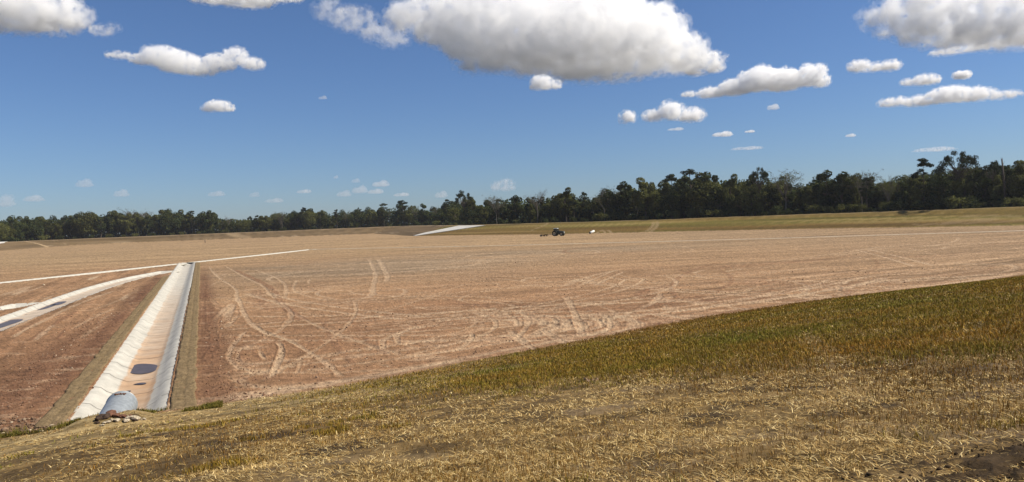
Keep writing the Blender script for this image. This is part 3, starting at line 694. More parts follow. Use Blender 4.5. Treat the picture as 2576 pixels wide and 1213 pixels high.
where = ['the largest, leaning on the left side of the pipe', 'low at the left side of the pipe, downhill', 'tucked under the left foot of the pipe', 'second from the left under the pipe', 'under the middle of the pipe', 'beneath the pipe just right of its middle', 'the largest, at the right foot of the pipe', 'farthest right by the green weeds, larger of two', 'in the lower row below the pipe, rightmost', 'in the lower row directly below the pipe', 'in the lower row left of the pipe middle', 'at the lower left below the pipe', 'isolated at the far lower left of the pipe', 'small, wedged between pale chunks right of the pipe', 'touching the pipe wall at the right', 'smallest, lowest at the left of the heap', 'small, nearest the green weeds right of the pipe']
for i, (px, py, sz, kd) in enumerate(spots):
    nm, mt_, lb = names[kd]; p = put(px, py); r = MB()
    for j in range(3): r.rock((random.uniform(-.5, .5) * sz * .8, random.uniform(-.5, .5) * sz * .6, sz * .25 * random.random()), (sz * random.uniform(.35, .75), sz * random.uniform(.35, .6), sz * random.uniform(.18, .4)), i * 7 + j, 1)
    o = r.build(nm, mt_, loc=(p.x, p.y, p.z + .02)); tag(o, lb + ', ' + where[i], 'rubble', 'rubble around the pipe')
# small things lying about
b1 = on_floor(230, 991, -.2); r = MB(); r.rock((0, 0, .04), (.11, .07, .055), 51).rock((.06, .02, .07), (.06, .05, .04), 52)
acr = float((b1 - ch_a) @ cnor); zc = -CHAN['main'][3] * max(0, (1.58 - abs(acr))) / 1.06
tag(r.build('brick_fragment', M_EARTH, loc=(b1[0], b1[1], zc)), 'dark red brick fragment lying on the left wall of the concrete channel', 'brick')
for (px, py, lab) in ((2327 - 0, 0, None),):
    pass
p = put(1486, 960); r = MB()
M_DRYCLAY = flat_mat('dry_clay', (.30, .20, .13), .95, .1, var=.5, scale=9)
for j in range(10): r.rock((random.uniform(-.16, .16), random.uniform(-.08, .08), random.uniform(.0, .05)), (random.uniform(.03, .08), random.uniform(.03, .06), random.uniform(.025, .07)), 90 + j)
tag(r.build('clay_clod', M_DRYCLAY, loc=(p.x, p.y, p.z)), 'broken reddish clay clod sitting alone in the dry grass', 'earth clod')
# heap of clods at the foot of the left sod strip and scattered crumbs
def clods(name, xy, size, mat, seed, label):
    r_ = np.random.default_rng(seed); import bmesh
    bm = bmesh.new(); bmesh.ops.create_icosphere(bm, subdivisions=1, radius=1); bv = np.array([v.co[:] for v in bm.verts]); bf = np.array([[v.index for v in f.verts] for f in bm.faces]); bm.free()
    n = len(xy); z, _ = land(xy[:, 0].copy(), xy[:, 1].copy())
    sc = size[:, None] * r_.uniform(.5, 1.0, (n, 3)) * np.array([1.15, .9, .75])
    jit = r_.uniform(.65, 1.15, (n, len(bv), 1)); v = bv[None] * jit * sc[:, None, :]
    a = r_.uniform(0, 6.28, n); ca, sa = np.cos(a)[:, None], np.sin(a)[:, None]
    v = np.stack([v[..., 0] * ca - v[..., 1] * sa, v[..., 0] * sa + v[..., 1] * ca, v[..., 2]], -1)
    v += np.stack([xy[:, 0], xy[:, 1], z + sc[:, 2] * .35], -1)[:, None, :]
    f = bf[None] + (np.arange(n) * len(bv))[:, None, None]
    cv = r_.uniform(.6, 1.35, n)[:, None] * np.array([1, 1, 1.0]); base = np.where(r_.random(n)[:, None] < (.06 if mat[0] > .1 else 0), np.array([.45, .36, .25]), mat)
    cols = np.repeat(base * cv, len(bv), 0)
    o = link(name, mesh_np(name, v.reshape(-1, 3), None, f.reshape(-1, 3), cols), M_TINT); tag(o, label, 'soil clods', kind='stuff'); return o
t = NT('tinted_soil'); at = t.new('ShaderNodeVertexColor', layer_name='tint'); M_TINT = t.fin(at.outputs[0], .95, .1)
r_ = np.random.default_rng(12)
def strip(n, a0, a1, c0, c1):
    a = a0 + (a1 - a0) * r_.random(n) ** 1.4; c_ = r_.normal((c0 + c1) / 2, abs(c1 - c0) / 3, n)
    return ch_a[None] + cdir[None] * a[:, None] + cnor[None] * c_[:, None]
xy = np.vstack([strip(1300, -1.5, 30, 3.1, 5.0), strip(2600, -2.5, 40, -3.0, -6.0)])
d, s, _a = pl_dist(xy[:, 0], xy[:, 1], TOE); xy = xy[(d * s < .2)]
c_ = np.abs((xy - ch_a) @ cnor); xy = xy[c_ > 2.95]
clods('turned_soil', xy, r_.gamma(2.0, .011, len(xy)) + .012, np.array([.19, .105, .065]), 5, 'dark red turned soil crumbs in strips beside the sod')
th = r_.uniform(R(-36), R(32), 15000); rr = np.exp(r_.uniform(np.log(26), np.log(120), 15000)); xy = np.stack([rr * np.sin(th), rr * np.cos(th)], -1)
d, s, _a = pl_dist(xy[:, 0], xy[:, 1], TOE); _, ff = land(xy[:, 0].copy(), xy[:, 1].copy(), False)
keep = (d * s < -.2) & (ff['edge'] > 1.6) & (fbm(xy[:, 0] * .09, xy[:, 1] * .09, 3, 8) + .35 * sst(60, 28, xy[:, 1]) + .2 * sst(10, -10, xy[:, 0]) > .08)
xy = xy[keep]; clods('field_clods', xy, (r_.gamma(1.3, .013, len(xy)) + .010) * (1 + np.hypot(xy[:, 0], xy[:, 1]) / 200), np.array([.24, .15, .095]), 6, 'dry brown clods strewn over the graded basin floor')
hp = np.array([on_floor(px, py) for px, py in zip(r_.uniform(-20, 150, 420), r_.uniform(1055, 1102, 420))])
d, s, _a = pl_dist(hp[:, 0], hp[:, 1], TOE); hp = hp[(d * s < .5)]
clods('clod_heap', hp, r_.gamma(2.0, .018, len(hp)) + .02, np.array([.17, .11, .07]), 8, 'loose heap of brown clods at the foot of the bank, left of the pipe')

ru_ = r_.normal(0, .75, 900); rv_ = r_.normal(-.1, .24, 900); mx_ = np.stack([mp[0] + ru_ * ma[0] - rv_ * ma[1], mp[1] + ru_ * ma[1] + rv_ * ma[0]], -1)
clods('mud_clods', mx_, r_.gamma(1.5, .0045, 900) + .004, np.array([.050, .033, .018]), 14, 'dark crumbly mud clods in the churned patch at the lower right corner')

# ------------------------------------------------------------------ bank vegetation
t = NT('grass_blades'); at = t.new('ShaderNodeVertexColor', layer_name='tint'); t.fin(at.outputs[0], .8, .04); M_BLADE = t.m
tr = t.new('ShaderNodeBsdfTranslucent'); t.l.new(at.outputs[0], tr.inputs[0]); mx = t.new('ShaderNodeMixShader'); mx.inputs[0].default_value = .15
t.l.new(t.b.outputs[0], mx.inputs[1]); t.l.new(tr.outputs[0], mx.inputs[2]); t.l.new(mx.outputs[0], t.out.inputs[0])

def scatter(n, r0, r1, seed, power=1.0):
    g = np.random.default_rng(seed); a = g.uniform(R(-39), R(39), n); u = g.random(n) ** power; r = r0 * (r1 / r0) ** u
    x = r * np.sin(a); y = r * np.cos(a); d, s, al = pl_dist(x, y, TOE); stt = d * s
    return g, x, y, r, stt, al
def mud_at(x, y):
    ru = (x - mp[0]) * ma[0] + (y - mp[1]) * ma[1]; rv = -(x - mp[0]) * ma[1] + (y - mp[1]) * ma[0]
    return np.exp(-(ru / 1.5) ** 2 - (rv / .55) ** 2)
def blades(name, x, y, L, W, lean, az_, cols, label, cat, curl=.3):
    z, _ = land(x.copy(), y.copy()); n = len(x)
    # mud relief is not in land(); blades there are dropped
    dx = np.cos(az_) * np.sin(lean); dy = np.sin(az_) * np.sin(lean); dz = np.cos(lean)
    g = np.random.default_rng(len(name)); wa = az_ + np.pi / 2 + g.uniform(-.9, .9, n)
    wx, wy = np.cos(wa) * W / 2, np.sin(wa) * W / 2
    b = np.stack([x, y, z - .005], -1); mid_ = b + np.stack([dx, dy, dz * 1.08 + .02], -1) * (L * .55)[:, None]; tip = b + np.stack([dx * (1 + curl), dy * (1 + curl), dz * (1 - curl * .5)], -1) * L[:, None]
    w = np.stack([wx, wy, 0 * wx], -1)
    V = np.stack([b - w, b + w, mid_ + w * .8, mid_ - w * .8, tip], 1).reshape(-1, 3)
    k = np.arange(n)[:, None] * 5
    o = link(name, mesh_np(name, V, k + np.array([[0, 1, 2, 3]]), k + np.array([[3, 2, 4]]), np.repeat(cols * np.array([.92, .86, .66]), 5, 0)), M_BLADE)
    tag(o, label, cat, kind='stuff'); return o
# straw thatch
g, x, y, r, s_, al = scatter(560000, 4.2, 62, 1, 1.3)
patch = fbm(x * .7, y * .7, 4, 101) + .5 * fbm(x * 2.6, y * 2.6, 3, 102); gfv = green_field(x, y, s_, al)
keep = (s_ > -.1) & (g.random(len(x)) < np.clip(.5 + 1.25 * patch, .05, 1) * (1 - .88 * gfv)) & (mud_at(x, y) < .2 + 1.5 * g.random(len(x)) ** 1.4)
x, y, r, s_, al = (q[keep] for q in (x, y, r, s_, al)); n = len(x)
L = g.uniform(.025, .105, n) * (1 + r / 35); W = np.maximum(.0075, .0009 * r) * g.uniform(.7, 1.4, n); lean = np.radians(np.clip(g.normal(82, 7, n), 45, 89)); azz = g.uniform(0, 2 * np.pi, n)
azz = np.where((s_ < 13) & (al < 90) & (g.random(n) < .65), math.atan2(tdir[1], tdir[0]) + g.normal(0, .22, n) + np.pi * (g.random(n) < .5), azz)
pal = np.array([[.62, .465, .245], [.40, .275, .125], [.20, .125, .052], [.88, .73, .46], [.07, .045, .022]])
cl = pal[g.choice(5, n, p=[.26, .26, .21, .12, .15])] * g.uniform(.75, 1.2, n)[:, None]
blades('dry_straw', x, y, L, W, lean, azz, cl, 'dry yellow straw thatch matted over the near bank', 'straw')
# standing brown stubble
g, x, y, r, s_, al = scatter(300000, 4.2, 62, 2, 1.0)
p_ = fbm(x * .3, y * .3, 4, 111) + .4 * fbm(x * 1.5, y * 1.5, 3, 112)
rim_ = sst(3.2, .3, s_) * sst(76, 92, al); q_ = .525 * x + .85 * y; zone = np.exp(-((q_ - 14.5) / 5.5) ** 2) * sst(2, 6, x)
keep = (s_ > 0.05) & (g.random(len(x)) < np.clip(.22 + .65 * p_ + .6 * rim_ + .55 * zone + .22 * green_field(x, y, s_, al) - .4 * sst(11, 3, s_) * sst(84, 66, al), .01, 1)) & (mud_at(x, y) < .3)
x, y, r, s_, al = (q[keep] for q in (x, y, r, s_, al)); n = len(x)
L = g.uniform(.03, .085, n) * g.choice([.7, 1.0, 1.5], n); W = np.maximum(.005, .0007 * r) * g.uniform(.7, 1.3, n); lean = np.radians(np.abs(g.normal(16, 18, n))); azz = g.uniform(0, 6.28, n)
pal = np.array([[.25, .135, .036], [.32, .185, .055], [.15, .082, .03], [.38, .25, .09], [.20, .15, .036]])
cl = pal[g.choice(5, n, p=[.3, .25, .2, .1, .15])] * g.uniform(.7, 1.25, n)[:, None]
blades('brown_stubble', x, y, L, W, lean, azz, cl, 'short rust brown stubble standing on the near bank', 'stubble', .15)
# green grass
g, x, y, r, s_, al = scatter(520000, 4.2, 64, 3, .75)
gfv = green_field(x, y, s_, al); tuft = sst(.22, .5, fbm(x * .9, y * .9, 3, 121)) * .9
keep = (s_ > -.05) & (g.random(len(x)) < np.clip(1.0 * gfv + tuft * sst(4, 9, s_) * sst(.0, .35, fbm(x * .2 + 3, y * .2, 2, 122) + .15), 0, 1)) & (mud_at(x, y) < .2)
x, y, r, s_, al = (q[keep] for q in (x, y, r, s_, al)); n = len(x)
L = g.uniform(.05, .15, n); W = np.maximum(.0055, .0008 * r) * g.uniform(.7, 1.3, n); lean = np.radians(np.abs(g.normal(26, 22, n))); azz = g.uniform(0, 6.28, n)
hue = fbm(x * .25, y * .25, 3, 123)[:, None]; rim_ = (sst(2.6, .3, s_) * sst(80, 92, al))[:, None]
pal = np.array([[.20, .160, .028], [.28, .21, .042], [.12, .10, .023], [.38, .28, .075], [.28, .17, .044]])
cl = pal[g.choice(5, n, p=[.28, .22, .2, .12, .18])] * g.uniform(.75, 1.3, n)[:, None]
cl = cl * (1 + hue * np.array([.35, .05, .1])); cl = cl * (1 - rim_ * .75) + rim_ * .75 * np.array([.19, .105, .028])
blades('green_grass', x, y, L, W, lean, azz, cl, 'green grass growing in a band along the edge of the near bank', 'grass', .3)
# weeds at the toe beside the pipe
g = np.random.default_rng(9); px = np.concatenate([g.uniform(345, 560, 9000), g.uniform(-10, 205, 9000), g.uniform(200, 262, 900)]); py = np.concatenate([1058 - (px[:9000] - 345) * .115 + g.uniform(-16, 5, 9000), 1104 - np.clip(px[9000:18000], 0, 300) * .12 + g.uniform(-16, 8, 9000), g.uniform(1062, 1074, 900)])
xy = np.array([on_floor(a, b) for a, b in zip(px, py)]); x, y = xy[:, 0], xy[:, 1]
keep = fbm(x * .8, y * .8, 3, 131) + .25 > g.random(len(x)) * 1.1; x, y = x[keep], y[keep]; n = len(x); L = g.uniform(.06, .2, n); W = g.uniform(.012, .026, n); lean = np.radians(np.abs(g.normal(18, 18, n)))
cl = np.array([[.12, .12, .03], [.17, .15, .04], [.25, .19, .07]])[g.choice(3, n, p=[.5, .3, .2])] * g.uniform(.7, 1.3, n)[:, None]
blades('toe_weeds', x, y, L, W, lean, g.uniform(0, 6.28, n), cl, 'green weeds at the foot of the bank on both sides of the pipe', 'weeds', .3)

# ------------------------------------------------------------------ trees
def leaf_mat(name, col):
    t = NT(name); oc = t.obco(); oi = t.new('ShaderNodeObjectInfo'); n = t.noise(oc, .35, 4); n2 = t.noise(oc, 2.0, 3)
    c = t.mixc(col, t.ramp(n, (.3, .6), (.55, 1.0), (.72, 1.5))); c = t.mixc(c, t.ramp(n2, (.3, .75), (.7, 1.25))); c = t.mixc(c, t.ramp(oi.outputs['Random'], (0, .72), (1, 1.25)))
    t.fin(c, .75, .04); tr = t.new('ShaderNodeBsdfTranslucent'); t.l.new(c, tr.inputs[0]); mx = t.new('ShaderNodeMixShader'); mx.inputs[0].default_value = .3
    t.l.new(t.b.outputs[0], mx.inputs[1]); t.l.new(tr.outputs[0], mx.inputs[2]); t.l.new(mx.outputs[0], t.out.inputs[0]); return t.m
M_LDARK = leaf_mat('dark_leaves', (.054, .066, .023)); M_LOLIVE = leaf_mat('olive_leaves', (.112, .116, .036)); M_LBROWN = leaf_mat('thin_leaves', (.095, .088, .05)); M_LPINE = leaf_mat('pine_needles', (.045, .055, .024))
M_BARK = flat_mat('bark', (.115, .092, .072), .95, .1, var=.4, scale=3); M_PALEBARK = flat_mat('pale_bark', (.16, .14, .11), .9, .1, var=.3, scale=3)

def cards(cen, rad, n, size, g, flat=1.0, shell=.55):
    """leaf clumps: small bent leaves through a set of lumps"""
    w = rad ** 2; k = g.choice(len(cen), n, p=w / w.sum()); d = g.normal(size=(n, 3)); d /= np.linalg.norm(d, axis=1)[:, None]
    rr = shell + (1.08 - shell) * g.random(n) ** .6; p = cen[k] + d * (rad[k] * rr)[:, None] * np.array([1, 1, flat])
    nrm = d * .7 + g.normal(size=(n, 3)) * .6 + np.array([0, 0, .25]); nrm /= np.linalg.norm(nrm, axis=1)[:, None]
    a = np.cross(nrm, g.normal(size=(n, 3))); a /= np.linalg.norm(a, axis=1)[:, None]; b = np.cross(nrm, a)
    s = (size * g.uniform(.5, 1.25, n))[:, None]; h = g.uniform(.5, .9, n)[:, None]
    V = np.stack([p - a * s * .5, p - b * s * h * .5 + nrm * s * .12, p + a * s * .5, p + b * s * h * .5 + nrm * s * .12], 1).reshape(-1, 3)
    return V, np.arange(4 * n).reshape(-1, 4)

def limb(mb, p0, p1, r0, r1, g, bend=.12, n=5, k=5):
    p0 = np.array(p0, float); p1 = np.array(p1, float); L = np.linalg.norm(p1 - p0); pts = []
    o = g.normal(size=3) * bend * L; o[2] = abs(o[2]) * .6
    for i in range(n + 1):
        t_ = i / n; pts.append(tuple(p0 + (p1 - p0) * t_ + o * math.sin(math.pi * t_) * (1 if i < n else 0)))
    mb.tube(pts, [r0 + (r1 - r0) * i / n for i in range(n + 1)], k, False)

def make_tree(kind, seed):
    g = np.random.default_rng(seed); mb = MB()
    if kind in ('oak', 'oakwide', 'oaktall'):
        Ht = {'oak': 14, 'oakwide': 13, 'oaktall': 17}[kind]; Rw = {'oak': 4.6, 'oakwide': 6.6, 'oaktall': 4.2}[kind]; base = Ht * .07
        nb = 26; cen = []
        for i in range(nb):
            u = g.normal(size=3); u /= np.linalg.norm(u); q = .55 + .4 * g.random(); z = u[2] * q; wz = 1.0 if z > 0 else 1.05
            cen.append([u[0] * q * Rw * .85, u[1] * q * Rw * .85, base + (Ht - base) * (.5 + .44 * z) - .3])
        cen = np.array(cen); rad = g.uniform(.26, .42, nb) * Rw * .8
        limb(mb, (0, 0, -.3), (g.normal() * .4, g.normal() * .4, Ht * .62), .34, .12, g, .05, 6, 7)
        for i in range(0, nb, 2): limb(mb, (0, 0, Ht * g.uniform(.18, .45)), cen[i], .14, .03, g)
        V, F = cards(cen, rad, 5200, .62, g)
    elif kind == 'pine':
        Ht = 20; base = 8.5; nb = 24; hs = np.sort(g.uniform(0, 1, nb)); cen = []; rad = []
        for h in hs:
            a = g.uniform(0, 6.28); w = 3.9 * (1 - .55 * abs(h - .45) * 1.6) * g.uniform(.35, 1.0); cen.append([math.cos(a) * w, math.sin(a) * w, base + (Ht - .8 - base) * h]); rad.append(g.uniform(.9, 1.75) * (1 - .25 * h))
        cen.append([0, 0, Ht - .9]); rad.append(1.3); cen = np.array(cen); rad = np.array(rad)
        limb(mb, (0, 0, -.3), (g.normal() * .3, g.normal() * .3, Ht - 1.2), .30, .07, g, .015, 8, 7)
        for c_ in cen: limb(mb, (0, 0, min(c_[2] - .6, Ht - 2) * 1.0), c_, .085, .03, g, .06, 3, 4)
        V, F = cards(cen, rad, 3300, .5, g, .55, .2)
    elif kind == 'flatpine':
        Ht = 19; cen = []; rad = []; limb(mb, (0, 0, -.3), (.5, 0, Ht * .62), .42, .22, g, .03, 6, 7)
        for i in range(34):
            a = g.uniform(0, 6.28); w = 8.2 * math.sqrt(g.random()); z = Ht - 1.2 - (w / 8.2) ** 2 * 4.8 + g.normal() * .5; cen.append([math.cos(a) * w, math.sin(a) * w, z]); rad.append(g.uniform(.9, 1.7))
            limb(mb, (.3, 0, Ht * g.uniform(.45, .62)), cen[-1], .16, .04, g, .09, 5, 4)
        cen = np.array(cen); rad = np.array(rad); V, F = cards(cen, rad, 4200, .5, g, .6, .2)
    elif kind in ('sparse', 'bare'):
        Ht = 16; cen = []; rad = []; tips = []
        limb(mb, (0, 0, -.3), (g.normal() * .5, g.normal() * .4, Ht * .55), .26, .16, g, .03, 6, 6)
        for i in range(11):
            a = i * 2.4 + g.uniform(-.3, .3); z0 = Ht * g.uniform(.35, .55); e = np.array([math.cos(a) * g.uniform(1.5, 4.2), math.sin(a) * g.uniform(1.5, 4.2), Ht * g.uniform(.68, 1.0)])
            limb(mb, (0, 0, z0), e, .12, .035, g, .1, 5, 5)
            for j in range(5):
                s0 = np.array([0, 0, z0]) * .45 + e * .55; e2 = e + g.normal(size=3) * np.array([1.6, 1.6, 1.1]); e2[2] = min(e2[2], Ht + .3)
                limb(mb, s0, e2, .05, .02, g, .1, 3, 4); tips.append(e2)
                for q in range(2): e3 = e2 + g.normal(size=3) * .9; limb(mb, s0 * .4 + e2 * .6, e3, .028, .015, g, .1, 2, 3); tips.append(e3)
        cen = np.array(tips); rad = np.full(len(cen), .75); V, F = cards(cen, rad, 1700 if kind == 'sparse' else 240, .34, g, 1, .1)
    elif kind == 'shrub':
        Ht = 4; nb = 16; cen = np.stack([g.normal(size=nb) * 1.5, g.normal(size=nb) * 1.3, g.uniform(.5, 2.8, nb)], -1); rad = g.uniform(.7, 1.25, nb)
        for c_ in cen[::2]: limb(mb, (0, 0, -.1), c_, .05, .02, g, .1, 3, 4)
        V, F = cards(cen, rad, 1200, .5, g)
    tm = bpy.data.meshes.new('trunk'); tm.from_pydata(mb.v, [], mb.f); tm.update()
    cm = mesh_np('crown', V, F); top = max(V[:, 2].max(), max(v[2] for v in mb.v)); wid = max(V[:, 0].max() - V[:, 0].min(), 1)
    return tm, cm, top, wid
VAR = {}
for nm, kind, seed, lm, bm_ in (('oak_a', 'oak', 1, M_LDARK, M_BARK), ('oak_b', 'oak', 2, M_LOLIVE, M_BARK), ('oak_c', 'oakwide', 3, M_LDARK, M_BARK), ('oak_d', 'oaktall', 4, M_LOLIVE, M_BARK), ('oak_e', 'oaktall', 5, M_LDARK, M_BARK), ('oak_f', 'oakwide', 6, M_LOLIVE, M_BARK),
                                ('pine_a', 'pine', 11, M_LPINE, M_BARK), ('pine_b', 'pine', 12, M_LPINE, M_BARK), ('pine_c', 'pine', 13, M_LPINE, M_BARK), ('flat', 'flatpine', 21, M_LPINE, M_BARK),
                                ('sparse_a', 'sparse', 31, M_LBROWN, M_PALEBARK), ('sparse_b', 'sparse', 32, M_LOLIVE, M_PALEBARK), ('bare_a', 'bare', 33, M_LBROWN, M_PALEBARK), ('shrub_a', 'shrub', 41, M_LOLIVE, M_BARK), ('shrub_b', 'shrub', 42, M_LDARK, M_BARK)):
    tm, cm, top, wid = make_tree(kind, seed); tm.materials.append(bm_); cm.materials.append(lm); VAR[nm] = (tm, cm, top, wid)
protos = {}
NAMES = {'oak': 'broadleaf_tree', 'pine': 'pine_tree', 'flat': 'pine_tree', 'sparse': 'sparse_tree', 'bare': 'bare_tree', 'shrub': 'shrub'}
CATS = {'oak': 'tree', 'pine': 'tree', 'flat': 'tree', 'sparse': 'tree', 'bare': 'tree', 'shrub': 'shrub'}
def plant(var, x, y, h, wf, label, group):
    tm, cm, top, wid = VAR[var]; k = var.split('_')[0]; s = h / top
    if var not in protos:
        r_ = empty(NAMES[k], (0, 0, 0)); link('trunk', tm, None, r_); link('crown', cm, None, r_); protos[var] = r_; root = r_
    else:
        root = protos[var].copy(); COL.objects.link(root)
        for ch in list(protos[var].children):
            c_ = ch.copy(); COL.objects.link(c_); c_.parent = root
    root.location = (x, y, ground_z(x, y) - .05); root.rotation_euler = (0, 0, random.uniform(0, 6.28)); root.scale = (s * wf, s * wf, s)
    root['category'] = CATS[k]; root['label'] = label; root['group'] = group
    return root

prof = [(-120, 548), (0, 546), (50, 541), (100, 543), (160, 541), (200, 533), (290, 529), (340, 526), (400, 528), (440, 524), (480, 532), (520, 528), (560, 543), (600, 548), (640, 541), (700, 534), (760, 522), (850, 528), (900, 523), (965, 516), (1010, 508), (1060, 516), (1100, 520), (1120, 504),
        (1170, 494), (1200, 496), (1215, 504), (1240, 494), (1280, 493), (1345, 492), (1375, 494), (1420, 480), (1480, 488), (1520, 474), (1560, 464), (1600, 462), (1640, 455), (1670, 450), (1690, 444), (1740, 430), (1800, 436), (1840, 442), (1910, 440), (1980, 442), (2010, 458), (2080, 432),
        (2170, 432), (2200, 450), (2230, 445), (2290, 434), (2330, 418), (2390, 412), (2420, 412), (2460, 410), (2490, 408), (2530, 403), (2575, 404), (2700, 395)]
PX = [p[0] for p in prof]; PY = [p[1] for p in prof]
def base_at(px, off):
    d = ray(px, 560); r = np.linspace(120, 760, 3000); n = math.hypot(d[0], d[1]); x = d[0] / n * r; y = d[1] / n * r
    dd, s, al = pl_dist(x, y, FAR); k = np.nonzero((dd * s > BERM * 4 + off + 2.5))[0]
    return float(x[k[0]]), float(y[k[0]])
def height_for(x, y, px, ytop):
    d = ray(px, ytop); t_ = math.hypot(x, y) / math.hypot(d[0], d[1]); return H + d[2] * t_ - ground_z(x, y)

random.seed(11)
# (picture x, picture top, kind, width factor, depth, label, short landmark name)
EM = [(30, 541, 'oak_c', 1.0, 10, 'broad dark oak at the far left end of the treeline', None),
 (215, 531, 'oak_f', 1.1, 12, 'broad olive oak in the far left wood, left of the bare crown', 'the far left olive oak'),
 (290, 528, 'oak_d', 1.1, 14, 'rounded olive tree just left of the bare grey crown', None),
 (342, 518, 'bare_a', 1.5, 14, 'large bare grey crowned tree rising above the far left wood', 'the bare grey crown'),
 (425, 524, 'oak_c', 1.0, 12, 'wide dark tree just right of the bare grey crown', None),
 (483, 529, 'pine_a', .9, 12, 'slim pine with sky showing round it in the far left wood', 'the slim left pine'),
 (525, 528, 'oak_a', 1.1, 12, 'dense dark twin topped tree right of the slim left pine', None),
 (575, 540, 'bare_a', .6, 16, 'small dead tree with bare forked twigs above the low left wood', 'the small dead tree'),
 (648, 541, 'pine_b', 1.2, 14, 'low round topped pine in the dip of the far wood', None),
 (708, 530, 'sparse_b', 1.2, 12, 'airy tree with open crown above the sandy ramp', 'the airy tree by the ramp'),
 (765, 521, 'pine_c', 1.0, 14, 'pine with a clumped head standing over the centre left wood', 'the clump headed pine'),
 (848, 526, 'pine_a', .8, 16, 'thin pine with one side tuft above the centre left wood', None),
 (905, 521, 'flat', .45, 14, 'small flat topped pine above the centre left wood', 'the small flat pine'),
 (966, 511, 'pine_b', 1.3, 12, 'wide crowned pine at the skyline step left of the chute', None),
 (1014, 503, 'pine_c', 1.5, 12, 'tall dense round headed pine above the tip of the white chute', 'the round headed pine'),
 (1066, 511, 'oak_e', 1.0, 12, 'pointed dark tree right of the round headed pine', None),
 (1095, 518, 'sparse_a', .8, 14, 'thin brownish tree left of the tall spreading pine', None),
 (1168, 477, 'flat', .62, 14, 'tall spreading pine rising over the top of the white chute', 'the tall spreading pine'),
 (1125, 500, 'pine_a', .9, 16, 'short side pine at the left shoulder of the tall spreading pine', None),
 (1250, 488, 'sparse_a', 1.1, 10, 'pale leafless looking crown right of the tall spreading pine', 'the pale thin crown'),
 (1298, 490, 'oak_e', 1.2, 14, 'dense near black tree left of the white trunked tree', None),
 (1352, 472, 'bare_a', 1.05, 6, 'tall pale trunked tree with thin crown behind the tractor', 'the white trunked tree'),
 (1425, 470, 'oak_d', 1.0, 12, 'tall twin crowned tree just right of the white trunked tree', 'the twin crowned tree'),
 (1470, 482, 'pine_b', 1.0, 12, 'layered pine right of the twin crowned tree', None),
 (1520, 466, 'sparse_a', 1.0, 14, 'grey twiggy tree standing above the olive trees right of the tractor', 'the grey twiggy tree'),
 (1566, 455, 'oak_e', 1.1, 12, 'high dark domed tree right of the grey twiggy tree', None),
 (1625, 444, 'oak_d', 1.2, 12, 'broad tall olive tree with a pointed top, centre right', 'the pointed olive tree'),
 (1692, 436, 'pine_c', 1.1, 12, 'dark pine forming the left shoulder of the high right wood', 'the left shoulder pine'),
 (1740, 424, 'pine_b', 1.3, 10, 'tall dark round headed pine topping the left of the right wood', 'the round dark pine'),
 (1790, 430, 'oak_e', 1.1, 12, 'dark tree with reddish lower branches right of the round dark pine', None),
 (1842, 436, 'oak_d', .9, 12, 'olive tree with ragged twin tips in the right wood', 'the ragged olive tree'),
 (1913, 418, 'flat', .5, 10, 'umbrella crowned pine standing proud of the right wood', 'the umbrella pine'),
 (1893, 436, 'pine_a', .7, 12, 'smaller leaning pine at the left of the umbrella pine', None),
 (1976, 422, 'sparse_b', 1.3, 10, 'open forked tree with sky between its boughs, right of the umbrella pine', 'the open forked tree'),
 (2078, 426, 'oak_e', 1.2, 12, 'dark rounded tree beyond the gap right of the open forked tree', 'the dark rounded tree'),
 (2120, 430, 'oak_a', 1.0, 12, 'dense dark tree beside the dark rounded tree, right wood', None),
 (2168, 426, 'sparse_a', 1.15, 12, 'lacy grey crowned tree above the right wood', 'the lacy grey tree'),
 (2233, 439, 'sparse_b', .9, 14, 'low lacy olive crown in the right hand dip of the skyline', 'the low lacy crown'),
 (2326, 396, 'pine_c', .9, 10, 'narrow pine with a stacked crown left of the great spreading pine', 'the narrow stacked pine'),
 (2415, 376, 'flat', .72, 9, 'great spreading pine with open limbs, highest on the right', 'the great spreading pine'),
 (2500, 402, 'flat', .5, 12, 'half dead flat crowned pine beside the broken snag', None),
 (2565, 402, 'oak_d', 1.1, 10, 'leafy olive tree at the right edge of the frame', None)]
marks = []
for (px, yt, var, wf, off, lab, short) in EM:
    x, y = base_at(px, off); plant(var, x, y, height_for(x, y, px, yt), wf, lab, 'trees standing out of the far wood')
    if short: marks.append((px, short))
# fill of the wood, row by row
ORD = ['first', 'second', 'third', 'fourth', 'fifth', 'sixth', 'seventh', 'eighth', 'ninth', 'tenth', 'eleventh', 'twelfth']
fill = []
for row, (off, lo, hi, sp) in enumerate(((11, .06, .38, 1.0), (20, .0, .22, 1.0), (30, -.02, .10, 1.25))):
    px = -110.0
    while px < 2690:
        fill.append((px, row, off + random.uniform(-2, 3), random.uniform(lo, hi))); px += (26 + 20 * min(1, max(0, (px - 300) / 1800))) * sp * random.uniform(.7, 1.3)
LOOK = {'oak_a': 'dark leafy tree', 'oak_b': 'olive leafy tree', 'oak_c': 'broad dark tree', 'oak_d': 'tall olive tree', 'oak_e': 'tall dark tree', 'oak_f': 'broad olive tree', 'sparse_b': 'thin olive tree', 'sparse_a': 'thin brownish tree', 'pine_a': 'dark pine', 'pine_b': 'dark pine'}
ROWN = ['front row', 'middle row', 'back row']; cnt = {}
